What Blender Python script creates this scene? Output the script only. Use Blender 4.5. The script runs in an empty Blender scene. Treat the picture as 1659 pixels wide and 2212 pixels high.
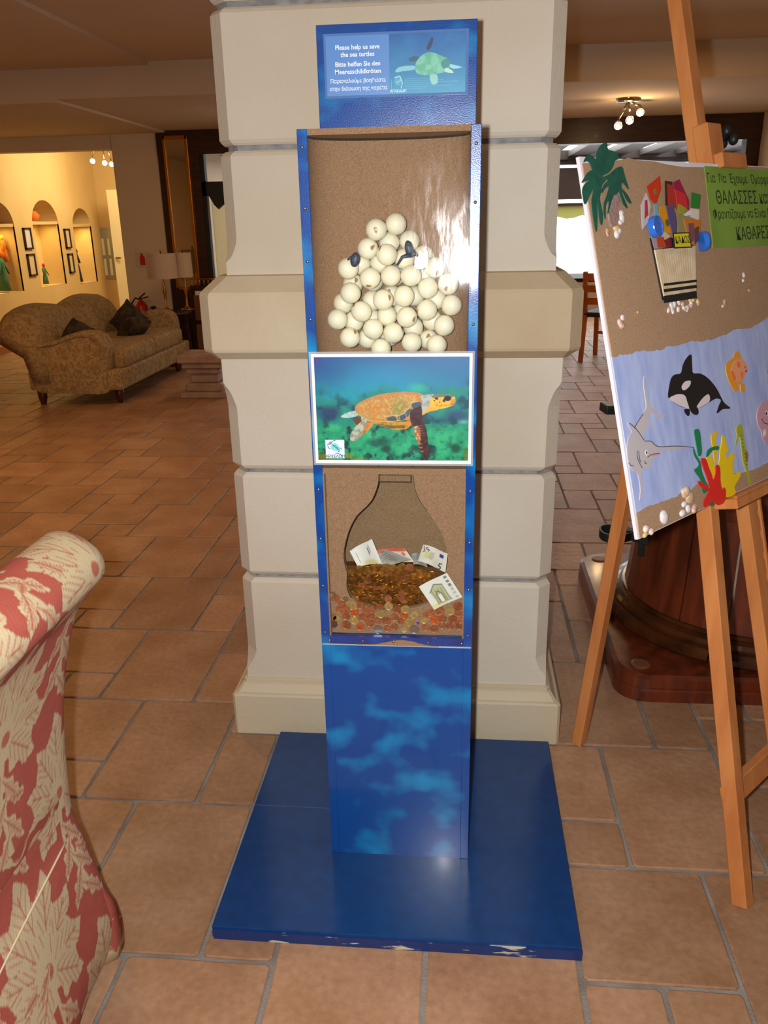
import bpy, bmesh, math, random
import numpy as np
from mathutils import Matrix, Vector, Euler
random.seed(7); rng = np.random.default_rng(7)
scene = bpy.context.scene
COL = scene.collection

# ------------------------------------------------------------------ camera
FPX, CX, CY, H = 1786.0, 829.5, 1106.0, 1.41
_dn = np.array([100.5, 5024.0, FPX]); _dn /= np.linalg.norm(_dn)
_yv = np.array([170.0, -638.0, FPX]); _yv -= _dn * (_yv @ _dn); _yv /= np.linalg.norm(_yv)
_xv = np.cross(_dn, _yv)
MW = np.stack([_xv, _yv, -_dn])                     # camera (x right, y down, z forward) -> world
CAMP = np.array([0.0, 0.0, H])
cam_d = bpy.data.cameras.new('camera'); cam = bpy.data.objects.new('camera', cam_d); COL.objects.link(cam)
cam_d.sensor_fit = 'HORIZONTAL'; cam_d.sensor_width = 36.0; cam_d.lens = 36.0 * FPX / 1659.0
cam_d.clip_start = 0.05; cam_d.clip_end = 200
_r = MW @ np.array([1.0, 0, 0]); _u = MW @ np.array([0, -1.0, 0]); _b = MW @ np.array([0, 0, -1.0])
cam.matrix_world = Matrix(((_r[0], _u[0], _b[0], 0), (_r[1], _u[1], _b[1], 0), (_r[2], _u[2], _b[2], H), (0, 0, 0, 1)))
scene.camera = cam
scene.view_settings.view_transform = 'Standard'; scene.view_settings.look = 'None'
scene.view_settings.gamma = 1.0; scene.view_settings.use_curve_mapping = False
scene.view_settings.exposure = 0.0
scene.cycles.max_bounces = 7; scene.cycles.diffuse_bounces = 3; scene.cycles.glossy_bounces = 3; scene.cycles.transmission_bounces = 2; scene.cycles.transparent_max_bounces = 8
scene.cycles.adaptive_threshold = 0.06; scene.cycles.sample_clamp_indirect = 4.0

# measuring helpers: a direction through the lens met with a real plane of the room
def ray(px, py): return MW @ np.array([px - CX, py - CY, FPX])
def fy(px, py, Y): r = ray(px, py); return r * (Y / r[1]) + CAMP
def fz(px, py, z=0.0): r = ray(px, py); return r * ((z - H) / r[2]) + CAMP
def fx(px, py, X): r = ray(px, py); return r * (X / r[0]) + CAMP
def pj(p):
    c = MW.T @ (np.asarray(p, float) - CAMP); return np.array([CX + FPX * c[0] / c[2], CY + FPX * c[1] / c[2]])

# ------------------------------------------------------------------ light
world = bpy.data.worlds.new('daylight'); scene.world = world; world.use_nodes = True
_bg = world.node_tree.nodes['Background']; _bg.inputs[0].default_value = (0.95, 0.98, 1.0, 1); _bg.inputs[1].default_value = 4.0
def area(name, loc, target, power, col, sx, sy=None, spread=180):
    l = bpy.data.lights.new(name, 'AREA'); l.energy = power; l.color = col; l.size = sx
    l.shape = 'RECTANGLE' if sy else 'DISK'
    if sy: l.size_y = sy
    l.spread = math.radians(spread)
    o = bpy.data.objects.new(name, l); COL.objects.link(o); o.location = loc
    o.rotation_euler = (Vector(target) - Vector(loc)).to_track_quat('-Z', 'Y').to_euler()
    return o
WARM = (1.0, 0.52, 0.17)
area('camera_flash', (-0.05, 0.0, H + 0.012), (-0.02, 1.52, 0.85), 33.0, (1.0, 1.0, 1.0), 0.02, 0.034)
area('lounge_ceiling_lamp', (-2.6, 4.2, 2.47), (-2.6, 4.2, 0), 28.0, WARM, 1.2)
area('pier_fill_light', (-1.7, 7.7, 2.26), (-2.4, 8.0, 0), 7.0, (1.0, 0.66, 0.36), 0.5)  # unseen fill light, added to brighten the pier and far left
area('lounge_ceiling_lamp', (-1.2, -0.8, 2.47), (-1.2, -0.8, 0), 18.0, WARM, 1.2)
area('lounge_ceiling_lamp', (1.5, 5.6, 2.47), (1.5, 5.6, 0), 9.0, WARM, 0.9)
area('gallery_ceiling_lamp', (-3.85, 10.5, 2.5), (-5.3, 10.8, 0.7), 56.0, (1.0, 0.84, 0.50), 1.0)
area('veranda_daylight', (0.6, 12.3, 2.6), (0.6, 10.5, 0.0), 40.0, (1.0, 0.95, 0.86), 3.2, 1.0)

# ------------------------------------------------------------------ materials
def lin(c):
    c = np.asarray(c, float) / 255.0
    return np.where(c <= 0.04045, c / 12.92, ((c + 0.055) / 1.055) ** 2.4)
MATS = {}
def pbr(name, rgb, rough=0.6, metal=0.0, rgb2=None, scale=6.0, detail=4.0, lo=0.35, hi=0.65, bump=0.0, bscale=60.0,
        rnd=0.0, spec=0.5, coat=0.0, sheen=0.0, stretch=None, dist=0.0, coords='Position', alpha=None, emit=None):
    m = bpy.data.materials.new(name); m.use_nodes = True; nt = m.node_tree; N = nt.nodes; L = nt.links
    b = N['Principled BSDF']; b.inputs['Roughness'].default_value = rough; b.inputs['Metallic'].default_value = metal
    b.inputs['Specular IOR Level'].default_value = spec; b.inputs['Coat Weight'].default_value = coat
    b.inputs['Coat Roughness'].default_value = 0.08; b.inputs['Sheen Weight'].default_value = sheen
    c1 = (*lin(rgb), 1); b.inputs['Base Color'].default_value = c1
    if coords == 'Position': vec = N.new('ShaderNodeNewGeometry').outputs['Position']
    else: vec = N.new('ShaderNodeTexCoord').outputs[coords]
    if stretch:
        mp = N.new('ShaderNodeMapping'); mp.inputs['Scale'].default_value = stretch; L.new(vec, mp.inputs[0]); vec = mp.outputs[0]
    src = None
    if rgb2 is not None:
        n = N.new('ShaderNodeTexNoise'); n.inputs['Scale'].default_value = scale; n.inputs['Detail'].default_value = detail
        n.inputs['Distortion'].default_value = dist; L.new(vec, n.inputs['Vector'])
        r = N.new('ShaderNodeValToRGB'); r.color_ramp.elements[0].position = lo; r.color_ramp.elements[1].position = hi
        r.color_ramp.elements[0].color = c1; r.color_ramp.elements[1].color = (*lin(rgb2), 1)
        L.new(n.outputs['Fac'], r.inputs[0]); src = r.outputs[0]
    if rnd > 0:
        oi = N.new('ShaderNodeObjectInfo'); mr = N.new('ShaderNodeMapRange'); mr.inputs[3].default_value = 1 - rnd; mr.inputs[4].default_value = 1 + rnd
        L.new(oi.outputs['Random'], mr.inputs[0]); hs = N.new('ShaderNodeHueSaturation'); L.new(mr.outputs[0], hs.inputs['Value'])
        if src: L.new(src, hs.inputs['Color'])
        else: hs.inputs['Color'].default_value = c1
        src = hs.outputs[0]
    if src: L.new(src, b.inputs['Base Color'])
    if bump > 0:
        n2 = N.new('ShaderNodeTexNoise'); n2.inputs['Scale'].default_value = bscale; n2.inputs['Detail'].default_value = 3; L.new(vec, n2.inputs['Vector'])
        bp = N.new('ShaderNodeBump'); bp.inputs['Strength'].default_value = bump; bp.inputs['Distance'].default_value = 0.01
        L.new(n2.outputs['Fac'], bp.inputs['Height']); L.new(bp.outputs[0], b.inputs['Normal'])
    if alpha is not None: b.inputs['Alpha'].default_value = alpha
    if emit:
        b.inputs['Emission Color'].default_value = (*lin(emit[0]), 1); b.inputs['Emission Strength'].default_value = emit[1]
    MATS[name] = m; return m
def painted(name, rough=0.5, coat=0.0, bump=0.0, bscale=300):
    m = bpy.data.materials.new(name); m.use_nodes = True; nt = m.node_tree; b = nt.nodes['Principled BSDF']
    a = nt.nodes.new('ShaderNodeAttribute'); a.attribute_name = 'Col'; nt.links.new(a.outputs['Color'], b.inputs['Base Color'])
    b.inputs['Roughness'].default_value = rough; b.inputs['Coat Weight'].default_value = coat; b.inputs['Coat Roughness'].default_value = 0.05
    if bump:
        n2 = nt.nodes.new('ShaderNodeTexNoise'); n2.inputs['Scale'].default_value = bscale
        g = nt.nodes.new('ShaderNodeNewGeometry'); nt.links.new(g.outputs['Position'], n2.inputs['Vector'])
        bp = nt.nodes.new('ShaderNodeBump'); bp.inputs['Strength'].default_value = bump; bp.inputs['Distance'].default_value = 0.004
        nt.links.new(n2.outputs['Fac'], bp.inputs['Height']); nt.links.new(bp.outputs[0], b.inputs['Normal'])
    MATS[name] = m; return m
def flat(rgb, rough=0.6):
    k = 'paint_%d_%d_%d' % tuple(rgb)
    return MATS.get(k) or pbr(k, rgb, rough)

# ------------------------------------------------------------------ mesh helpers
def link(name, me, mat=None, parent=None, smooth=False):
    o = bpy.data.objects.new(name, me); COL.objects.link(o)
    if mat is not None and not me.materials:
        for mm in (mat if isinstance(mat, (list, tuple)) else [mat]): me.materials.append(mm)
    if smooth:
        me.polygons.foreach_set('use_smooth', [True] * len(me.polygons))
    if parent is not None:
        o.parent = parent
        o.matrix_parent_inverse = PINV.get(parent.name, Matrix.Identity(4))
    return o
PINV = {}
def tag(o, label=None, cat=None, group=None, kind=None):
    if label: o['label'] = label
    if cat: o['category'] = cat
    if group: o['group'] = group
    if kind: o['kind'] = kind
    return o
def thing(name, loc, label=None, cat=None, group=None, kind=None):
    o = bpy.data.objects.new(name, None); COL.objects.link(o); o.location = loc; o.empty_display_size = 0.1
    PINV[o.name] = Matrix.Translation(-Vector(loc))
    return tag(o, label, cat, group, kind)
class MB:
    def __init__(s): s.v = []; s.f = []; s.m = []
    def add(s, vs, fs, mi=0):
        k = len(s.v); s.v += [tuple(map(float, p)) for p in vs]; s.f += [tuple(i + k for i in f) for f in fs]; s.m += [mi] * len(fs); return s
    def box(s, lo, hi, mi=0):
        x0, y0, z0 = lo; x1, y1, z1 = hi
        return s.add([(x0,y0,z0),(x1,y0,z0),(x1,y1,z0),(x0,y1,z0),(x0,y0,z1),(x1,y0,z1),(x1,y1,z1),(x0,y1,z1)],
                     [(3,2,1,0),(4,5,6,7),(0,1,5,4),(1,2,6,5),(2,3,7,6),(3,0,4,7)], mi)
    def beam(s, a, b, w, t, side, mi=0):
        """bar from a to b; w along 'side', t across it"""
        a = np.asarray(a, float); b = np.asarray(b, float); d = b - a; d /= np.linalg.norm(d)
        e = np.asarray(side, float); e = e - d * (e @ d); e /= np.linalg.norm(e); g = np.cross(d, e)
        vs = [p + e * i * w / 2 + g * j * t / 2 for p in (a, b) for i, j in ((-1,-1),(1,-1),(1,1),(-1,1))]
        return s.add(vs, [(3,2,1,0),(4,5,6,7),(0,1,5,4),(1,2,6,5),(2,3,7,6),(3,0,4,7)], mi)
    def rings(s, rs, cap=True, mi=0, close=True):
        n = len(rs[0]); vs = [p for r in rs for p in r]; fs = []
        for k in range(len(rs) - 1):
            for i in range(n if close else n - 1):
                j = (i + 1) % n; fs.append((k*n+i, k*n+j, (k+1)*n+j, (k+1)*n+i))
        if cap and close: fs.append(tuple(range(n - 1, -1, -1))); fs.append(tuple((len(rs)-1)*n + i for i in range(n)))
        return s.add(vs, fs, mi)
    def lathe(s, c, prof, n=24, axis=2, mi=0, cap=True):
        rs = []
        for r, h in prof:
            ring = []
            for k in range(n):
                a = 2 * math.pi * k / n; p = [r*math.cos(a), r*math.sin(a), h]
                if axis == 1: p = [p[0], p[2], -p[1]]
                if axis == 0: p = [p[2], p[0], p[1]]
                ring.append((c[0]+p[0], c[1]+p[1], c[2]+p[2]))
            rs.append(ring)
        return s.rings(rs, cap, mi)
    def tube(s, pts, r, n=8, mi=0):
        pts = [np.asarray(p, float) for p in pts]; rs = []
        rr = r if isinstance(r, (list, tuple)) else [r] * len(pts)
        ref = np.array([0.3, 0.2, 0.93])
        for k, p in enumerate(pts):
            d = pts[min(k+1, len(pts)-1)] - pts[max(k-1, 0)]; d /= np.linalg.norm(d) + 1e-12
            e = np.cross(d, ref); 
            if np.linalg.norm(e) < 1e-3: e = np.cross(d, np.array([1.0, 0, 0]))
            e /= np.linalg.norm(e); g = np.cross(d, e)
            rs.append([p + rr[k]*(math.cos(2*math.pi*i/n)*e + math.sin(2*math.pi*i/n)*g) for i in range(n)])
        return s.rings(rs, True, mi)
    def prism(s, pts, o, ex, ey, en, t0, t1, mi=0):
        o, ex, ey, en = (np.asarray(q, float) for q in (o, ex, ey, en)); n = len(pts)
        A = [o + ex*p[0] + ey*p[1] + en*t0 for p in pts]; B = [o + ex*p[0] + ey*p[1] + en*t1 for p in pts]
        fs = [tuple(range(n-1, -1, -1)), tuple(range(n, 2*n))] + [(i, (i+1) % n, n + (i+1) % n, n + i) for i in range(n)]
        return s.add(A + B, fs, mi)
    def ell(s, c, r, n=12, m=8, mi=0, rot=None):
        rs = []
        for j in range(1, m):
            t = math.pi * j / m
            ring = [np.array([math.sin(t)*math.cos(2*math.pi*i/n)*r[0], math.sin(t)*math.sin(2*math.pi*i/n)*r[1], -math.cos(t)*r[2]]) for i in range(n)]
            rs.append(ring)
        top = np.array([0, 0, r[2]]); bot = np.array([0, 0, -r[2]])
        R = np.array(rot.to_matrix()) if rot is not None else np.eye(3); c = np.asarray(c, float)
        vs = [c + R @ p for q in rs for p in q] + [c + R @ bot, c + R @ top]; fs = []
        for k in range(m - 2):
            for i in range(n): j = (i+1) % n; fs.append((k*n+i, k*n+j, (k+1)*n+j, (k+1)*n+i))
        B = (m-1)*n; T = B + 1
        for i in range(n): j = (i+1) % n; fs.append((B, j, i)); fs.append((T, (m-2)*n+i, (m-2)*n+j))
        return s.add(vs, fs, mi)
    def mesh(s, name):
        me = bpy.data.meshes.new(name); me.from_pydata(s.v, [], s.f); me.update()
        if any(s.m): me.polygons.foreach_set('material_index', s.m)
        bm = bmesh.new(); bm.from_mesh(me); bmesh.ops.recalc_face_normals(bm, faces=bm.faces); bm.to_mesh(me); bm.free()
        return me
    def build(s, name, mat, parent=None, smooth=False, bevel=0, bseg=2):
        me = s.mesh(name)
        if bevel:
            bm = bmesh.new(); bm.from_mesh(me)
            bmesh.ops.bevel(bm, geom=list(bm.edges) + list(bm.verts), offset=bevel, segments=bseg, profile=0.5, affect='EDGES', clamp_overlap=True)
            bm.to_mesh(me); bm.free()
        return link(name, me, mat, parent, smooth)
def box(name, lo, hi, mat, parent=None, bevel=0, bseg=2, smooth=False):
    return MB().box(lo, hi).build(name, mat, parent, smooth, bevel, bseg)
def crom(pts, n=6, closed=True):
    P = [np.asarray(p, float) for p in pts]; out = []; N = len(P)
    for i in range(N if closed else N - 1):
        p0 = P[(i-1) % N] if closed or i else P[0]; p1 = P[i]; p2 = P[(i+1) % N]; p3 = P[(i+2) % N] if closed or i < N-2 else P[-1]
        for k in range(n):
            t = k / n; out.append(0.5*((2*p1) + (-p0+p2)*t + (2*p0-5*p1+4*p2-p3)*t*t + (-p0+3*p1-3*p2+p3)*t**3))
    if not closed: out.append(P[-1])
    return out
def grid_mesh(name, P, colors=None):
    """P: (n,m,3) array of points; colors (n,m,3) linear"""
    n, m = P.shape[:2]; me = bpy.data.meshes.new(name)
    idx = np.arange(n*m).reshape(n, m)
    q = np.stack([idx[:-1, :-1], idx[:-1, 1:], idx[1:, 1:], idx[1:, :-1]], -1).reshape(-1, 4)
    me.vertices.add(n*m); me.vertices.foreach_set('co', P.reshape(-1).astype(np.float32))
    me.loops.add(q.size); me.loops.foreach_set('vertex_index', q.reshape(-1).astype(np.int32))
    me.polygons.add(len(q)); me.polygons.foreach_set('loop_start', (np.arange(len(q))*4).astype(np.int32))
    me.polygons.foreach_set('use_smooth', [True]*len(q))
    me.update(calc_edges=True); me.validate()
    if colors is not None:
        a = me.color_attributes.new('Col', 'FLOAT_COLOR', 'POINT')
        c4 = np.ones((n*m, 4), np.float32); c4[:, :3] = colors.reshape(-1, 3); a.data.foreach_set('color', c4.reshape(-1))
    return me
def text(name, body, size, o, ex, ey, mat, parent=None, align='CENTER', bold=0.0, lift=0.0, xs=1.0):
    cu = bpy.data.curves.new(name, 'FONT'); cu.body = body; cu.size = size; cu.align_x = align; cu.align_y = 'CENTER'; cu.offset = bold*size*1.6; cu.resolution_u = 2
    tmp = bpy.data.objects.new(name, cu); COL.objects.link(tmp); bpy.context.view_layer.update()
    dg = bpy.context.evaluated_depsgraph_get(); me = bpy.data.meshes.new_from_object(tmp.evaluated_get(dg))
    bpy.data.objects.remove(tmp); bpy.data.curves.remove(cu)
    o, ex, ey = (np.asarray(q, float) for q in (o, ex, ey)); en = np.cross(ex, ey)
    n = len(me.vertices); co = np.zeros(n*3, np.float32); me.vertices.foreach_get('co', co); co = co.reshape(-1, 3)
    P = o + co[:, :1]*ex*xs + co[:, 1:2]*ey + en*lift
    me.vertices.foreach_set('co', P.astype(np.float32).reshape(-1)); me.materials.clear(); me.update()
    return link(name, me, mat, parent)

# raster painter for flat prints: polygons, ellipses, strokes and noise in picture coordinates
class Canvas:
    def __init__(s, x0, y0, x1, y1, n, m, base=(255, 255, 255)):
        s.X, s.Y = np.meshgrid(np.linspace(x0, x1, n), np.linspace(y0, y1, m)); s.c = np.zeros((m, n, 3)) + np.array(base, float); s.px = (x1-x0)/n
    def blend(s, a, col): s.c = s.c*(1-a[..., None]) + a[..., None]*np.asarray(col, float)
    def win(s, x0, y0, x1, y1):
        xs = s.X[0]; ys = s.Y[:, 0]; return (slice(*np.searchsorted(ys, (y0, y1))), slice(*np.searchsorted(xs, (x0, x1))))
    def inside(s, pts):
        R_ = np.zeros(s.X.shape, bool); n = len(pts); P_ = np.array(pts, float)
        w = s.win(P_[:, 0].min(), P_[:, 1].min(), P_[:, 0].max(), P_[:, 1].max()); X, Y = s.X[w], s.Y[w]; r = np.zeros(X.shape, bool)
        if not r.size: return R_
        for i in range(n):
            xa, ya = P_[i]; xb, yb = P_[(i+1) % n]
            if ya == yb: continue
            c = ((ya > Y) != (yb > Y)); r ^= c & (X < (xb-xa)*(Y-ya)/(yb-ya) + xa)
        R_[w] = r; return R_
    def poly(s, pts, col, smooth=4, alpha=1.0, noise=0.0, ncol=None, nscale=40):
        if smooth: pts = [tuple(p) for p in crom(pts, smooth)]
        m_ = s.inside(pts); s.c[m_] = s.c[m_]*(1-alpha) + alpha*np.asarray(col, float); a = m_.astype(float)*alpha if ncol is not None else None
        if ncol is not None: s.blend(a*np.clip((s.noise(nscale)-0.45)*5, 0, 1)*noise, ncol)
    def ell(s, cx, cy, rx, ry, col, alpha=1.0, soft=0.0, ang=0.0):
        ca, sa = math.cos(ang), math.sin(ang); dx = s.X-cx; dy = s.Y-cy
        d = np.sqrt(((dx*ca+dy*sa)/rx)**2 + ((-dx*sa+dy*ca)/ry)**2)
        a = np.clip((1-d)/max(soft, s.px/max(rx, ry)) , 0, 1)*alpha; s.blend(a, col)
    def line(s, pts, w, col, alpha=1.0):
        P_ = np.array(pts, float); w_ = s.win(P_[:, 0].min()-w, P_[:, 1].min()-w, P_[:, 0].max()+w, P_[:, 1].max()+w); X, Y = s.X[w_], s.Y[w_]
        if not X.size: return
        d = np.full(X.shape, 1e9)
        for (xa, ya), (xb, yb) in zip(pts[:-1], pts[1:]):
            vx, vy = xb-xa, yb-ya; t = np.clip(((X-xa)*vx+(Y-ya)*vy)/(vx*vx+vy*vy+1e-9), 0, 1)
            d = np.minimum(d, np.hypot(X-xa-t*vx, Y-ya-t*vy))
        a = (np.clip((w/2-d)/s.px+0.5, 0, 1)*alpha)[..., None]; s.c[w_] = s.c[w_]*(1-a) + a*np.asarray(col, float)
    def noise(s, scale, seed=0, octv=3):
        out = np.zeros(s.X.shape); amp = 1; tot = 0
        for k in range(octv):
            out += amp*vnoise(s.X/scale*2**k + 17*k + seed*31.7, s.Y/scale*2**k + 5*k + seed*11.3); tot += amp; amp *= 0.5
        return out/tot
_tab = rng.random((256, 256))
def vnoise(x, y):
    xi = np.floor(x).astype(int); yi = np.floor(y).astype(int); fx_ = x-xi; fy_ = y-yi
    fx_ = fx_*fx_*(3-2*fx_); fy_ = fy_*fy_*(3-2*fy_)
    t = lambda a, b: _tab[a % 256, b % 256]
    return (t(xi, yi)*(1-fx_)+t(xi+1, yi)*fx_)*(1-fy_) + (t(xi, yi+1)*(1-fx_)+t(xi+1, yi+1)*fx_)*fy_

# ================================================================== the setting
M_GROUT = pbr('grout', (150, 146, 140), 0.9, rgb2=(122, 116, 110), scale=9, bump=0.3, bscale=200)
def tile_mat(name, island=False):
    m = pbr(name, (180, 142, 112), 0.45, rgb2=(154, 114, 82), scale=5.0, detail=6, lo=0.3, hi=0.72, bump=0.25, bscale=28, spec=0.4)
    nt = m.node_tree; b = nt.nodes['Principled BSDF']; src = b.inputs['Base Color'].links[0].from_socket
    # fine pitting and a per-tile shade
    g = nt.nodes.new('ShaderNodeNewGeometry'); n = nt.nodes.new('ShaderNodeTexNoise'); n.inputs['Scale'].default_value = 60; n.inputs['Detail'].default_value = 6
    nt.links.new(g.outputs['Position'], n.inputs['Vector'])
    r = nt.nodes.new('ShaderNodeMapRange'); r.inputs[1].default_value = 0.3; r.inputs[2].default_value = 0.7; r.inputs[3].default_value = 0.86; r.inputs[4].default_value = 1.1
    nt.links.new(n.outputs['Fac'], r.inputs[0])
    if island: rs = g.outputs['Random Per Island']
    else: rs = nt.nodes.new('ShaderNodeObjectInfo').outputs['Random']
    r2 = nt.nodes.new('ShaderNodeMapRange'); r2.inputs[3].default_value = 0.84; r2.inputs[4].default_value = 1.14; nt.links.new(rs, r2.inputs[0])
    mu = nt.nodes.new('ShaderNodeMath'); mu.operation = 'MULTIPLY'; nt.links.new(r.outputs[0], mu.inputs[0]); nt.links.new(r2.outputs[0], mu.inputs[1])
    hs = nt.nodes.new('ShaderNodeHueSaturation'); nt.links.new(src, hs.inputs['Color']); nt.links.new(mu.outputs[0], hs.inputs['Value']); nt.links.new(hs.outputs[0], b.inputs['Base Color'])
    return m
M_TILE = tile_mat('terracotta_tile'); M_TILE_FAR = tile_mat('terracotta_tile_far', True)
M_PLASTER = pbr('cream_plaster', (222, 204, 176), 0.85, rgb2=(214, 194, 164), scale=1.2, bump=0.1, bscale=90)
M_CEIL = pbr('ceiling_paint', (214, 196, 172), 0.9, rgb2=(206, 186, 160), scale=0.8)
M_DARKWOOD = pbr('dark_wood', (62, 30, 14), 0.35, rgb2=(40, 18, 9), scale=6, stretch=(1, 1, 6), coat=0.2)
M_WHITE = pbr('white_paint', (232, 228, 220), 0.5)

X0, Y0T, MX, MY = 0.25, 1.24, 0.153, 0.155
FLOOR = box('floor', (-6.2, -3.2, -0.06), (4.2, 13.2, -0.005), M_GROUT); tag(FLOOR, 'terracotta tiled floor laid in a mixed square and oblong pattern', kind='structure')
def tile_mesh(w, d, var):
    rr = random.Random(var*100 + int(w*1000) + int(d*777)); g = 0.0045
    # slightly wavy outline, rounded corners, bevelled rim
    pts = []
    cor = [(g, g), (w-g, g), (w-g, d-g), (g, d-g)]
    for k in range(4):
        a = np.array(cor[k]); b = np.array(cor[(k+1) % 4]); L = np.linalg.norm(b-a); dr = (b-a)/L; nr = np.array([-dr[1], dr[0]])
        for t in (0.008/L, 0.35, 0.65, 1-0.008/L):
            j = 0 if t in (0.008/L,) or t > 0.9 else rr.uniform(-0.0016, 0.0022)
            pts.append(a + (b-a)*t + nr*(j if j else 0.0006))
    c = np.array([w/2, d/2]); lowr = [(*p, -0.0052) for p in pts]; mid = [(*p, -0.0018) for p in pts]; top = [(*(p + (c-p)/np.linalg.norm(c-p)*0.0035), 0.0) for p in pts]
    mb = MB(); mb.rings([lowr, mid, top], cap=False); n = len(pts); mb.f.append(tuple(2*n+i for i in range(n))); mb.m.append(0)
    return mb
TILES = []
for ka in range(-45, 60):
    for kb in range(-25, 25):
        oi = -7 - ka + 4*kb; oj = 3*ka + kb
        for (ti, tj, tw, th) in ((0, 0, 2, 3), (-2, 1, 2, 2), (-2, -1, 1, 2), (-1, 0, 1, 1)):
            x = X0 + (oi+ti)*MX; y = Y0T + (oj+tj)*MY
            if -6.0 < x < 3.9 and -3.1 < y < 12.9: TILES.append((x, y, tw*MX, th*MY, tw, th))
def t_score(t):
    x, y, w, d = t[:4]; c = (x+w/2, y+d/2)
    if c[1] < 0.75: return -1
    if -0.64 < c[0] < 0.28 and 2.03 < c[1]: 
        if c[0] > -0.6-0.32*(c[1]-2.0) and c[0] < 0.25+0.13*(c[1]-2.0): return -1   # behind the stone pillar
    if -0.42 < c[0] < 0.17 and 1.38 < c[1] < 1.9: return -1
    q = [pj((a, b, 0)) for a, b in ((x, y), (x+w, y), (x+w, y+d), (x, y+d))]
    xs = [p[0] for p in q]; ys = [p[1] for p in q]
    if max(xs) < 0 or min(xs) > 1659 or min(ys) > 2212: return -1
    return abs(sum(q[i][0]*q[(i+1) % 4][1]-q[(i+1) % 4][0]*q[i][1] for i in range(4)))/2
sc = sorted(range(len(TILES)), key=lambda i: -t_score(TILES[i])); near = set(i for i in sc[:290] if t_score(TILES[i]) > 0)
TM = {}; far = MB()
for i, t in enumerate(TILES):
    var = (i*7) % 3; key = (t[4], t[5], var)
    if key not in TM: TM[key] = (tile_mesh(t[2], t[3], var), None)
    mb, me = TM[key]
    if i in near:
        if me is None: me = mb.mesh('tile'); me.materials.append(M_TILE); TM[key] = (mb, me)
        o = bpy.data.objects.new('tile', me); COL.objects.link(o); o.parent = FLOOR; o.location = (t[0], t[1], random.uniform(-0.0006, 0.0004))
    else: far.add([(v[0]+t[0], v[1]+t[1], v[2]) for v in mb.v], mb.f)
me = bpy.data.meshes.new('tiles_far'); me.from_pydata(far.v, [], far.f); me.update(); me.materials.append(M_TILE_FAR)
o = bpy.data.objects.new('distant_tiles', me); COL.objects.link(o); o.parent = FLOOR; o['kind'] = 'stuff'

# --- room shell
YB, Y0W, ZL, ZH = 6.6, 9.0, 2.29, 2.52
def struct(name, lo, hi, mat, label=None, parent=None, bevel=0):
    o = box(name, lo, hi, mat, parent, bevel)
    if parent is None: tag(o, label, kind='structure')
    return o
CEIL = struct('ceiling', (-6.2, -3.2, ZH), (4.2, YB, ZH+0.08), M_CEIL, 'plain cream ceiling over the lounge')
struct('ceiling_soffit', (-3.03, YB, ZL), (4.2, Y0W+0.2, ZH+0.08), M_CEIL, 'lowered ceiling soffit in front of the dark wood beam', CEIL)
struct('ceiling_soffit', (-6.2, YB, ZL-0.02), (-3.03, Y0W+0.2, ZH+0.08), M_CEIL, None, CEIL)
struct('ceiling_soffit', (-6.2, -3.2, ZH-0.025), (-2.3, YB, ZH), M_CEIL, None, CEIL)
struct('ceiling_gallery', (-6.2, Y0W+0.2, 2.62), (-2.9, 12.9, 2.7), M_CEIL, None, CEIL)
struct('wall_back', (-6.2, -3.3, 0), (4.2, -3.2, ZH), M_PLASTER, 'cream wall behind the viewer')
struct('wall_right', (2.85, -3.2, 0), (2.95, Y0W, ZH), M_PLASTER, 'cream side wall at the right end of the dark beam')
# left wall: the gallery wall with three arched niches
XG = -5.3; ND = 0.28
NICHES = [(9.28, 9.95, 0.66, 1.40), (10.40, 11.10, 0.66, 1.42), (11.52, 12.10, 0.62, 1.38)]   # y0,y1,bottom,spring
WL = thing('wall_left', (XG, 8, 0), 'long warm lit gallery wall with three arched niches', kind='structure')
M_GAL = pbr('gallery_plaster', (226, 196, 140), 0.85, rgb2=(218, 184, 124), scale=1.0)
mb = MB(); prev = -3.2
def wall_quad(ya, yb, za, zb): mb.box((XG-0.02, ya, za), (XG, yb, zb))
for (a, b, z0, zs) in NICHES:
    wall_quad(prev, a, 0, 2.62); wall_quad(a, b, 0, z0)
    r = (b-a)/2; c = (a+b)/2; n = 14
    pts = [(a + (b-a)*0.5 - r*math.cos(math.pi*k/n), zs + r*0.82*math.sin(math.pi*k/n)) for k in range(n+1)]
    for k in range(n):
        (p0, q0), (p1, q1) = pts[k], pts[k+1]
        mb.add([(XG, p0, q0), (XG, p1, q1), (XG, p1, 2.62), (XG, p0, 2.62)], [(0, 1, 2, 3)])
    prev = b
wall_quad(prev, 12.9, 0, 2.62)
mb.build('wall_panel', M_GAL, WL)
for (a, b, z0, zs) in NICHES:
    r = (b-a)/2; n = 14
    out = [(a, z0), (b, z0)] + [((a+b)/2 + r*math.cos(math.pi*k/n), zs + r*0.82*math.sin(math.pi*k/n)) for k in range(n+1)]
    m = MB(); A = [(XG, p, q) for p, q in out]; B = [(XG-ND, p, q) for p, q in out]; nn = len(out)
    m.add(A+B, [(i, (i+1) % nn, nn+(i+1) % nn, nn+i) for i in range(nn)] + [tuple(range(nn, 2*nn))])
    m.build('niche', M_GAL, WL)
    box('niche_shelf', (XG-ND+0.01, a+0.002, zs-0.005), (XG-0.01, b-0.002, zs+0.03), M_GAL, WL)
struct('wall_gallery_end', (-5.6, 12.42, 0), (-2.9, 12.5, 2.62), M_GAL, 'warm lit end wall of the gallery room')
struct('wall_gallery_header', (-6.2, Y0W, 2.13), (-3.62, Y0W+0.18, ZL), M_PLASTER, 'plaster header above the gallery opening')
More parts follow.
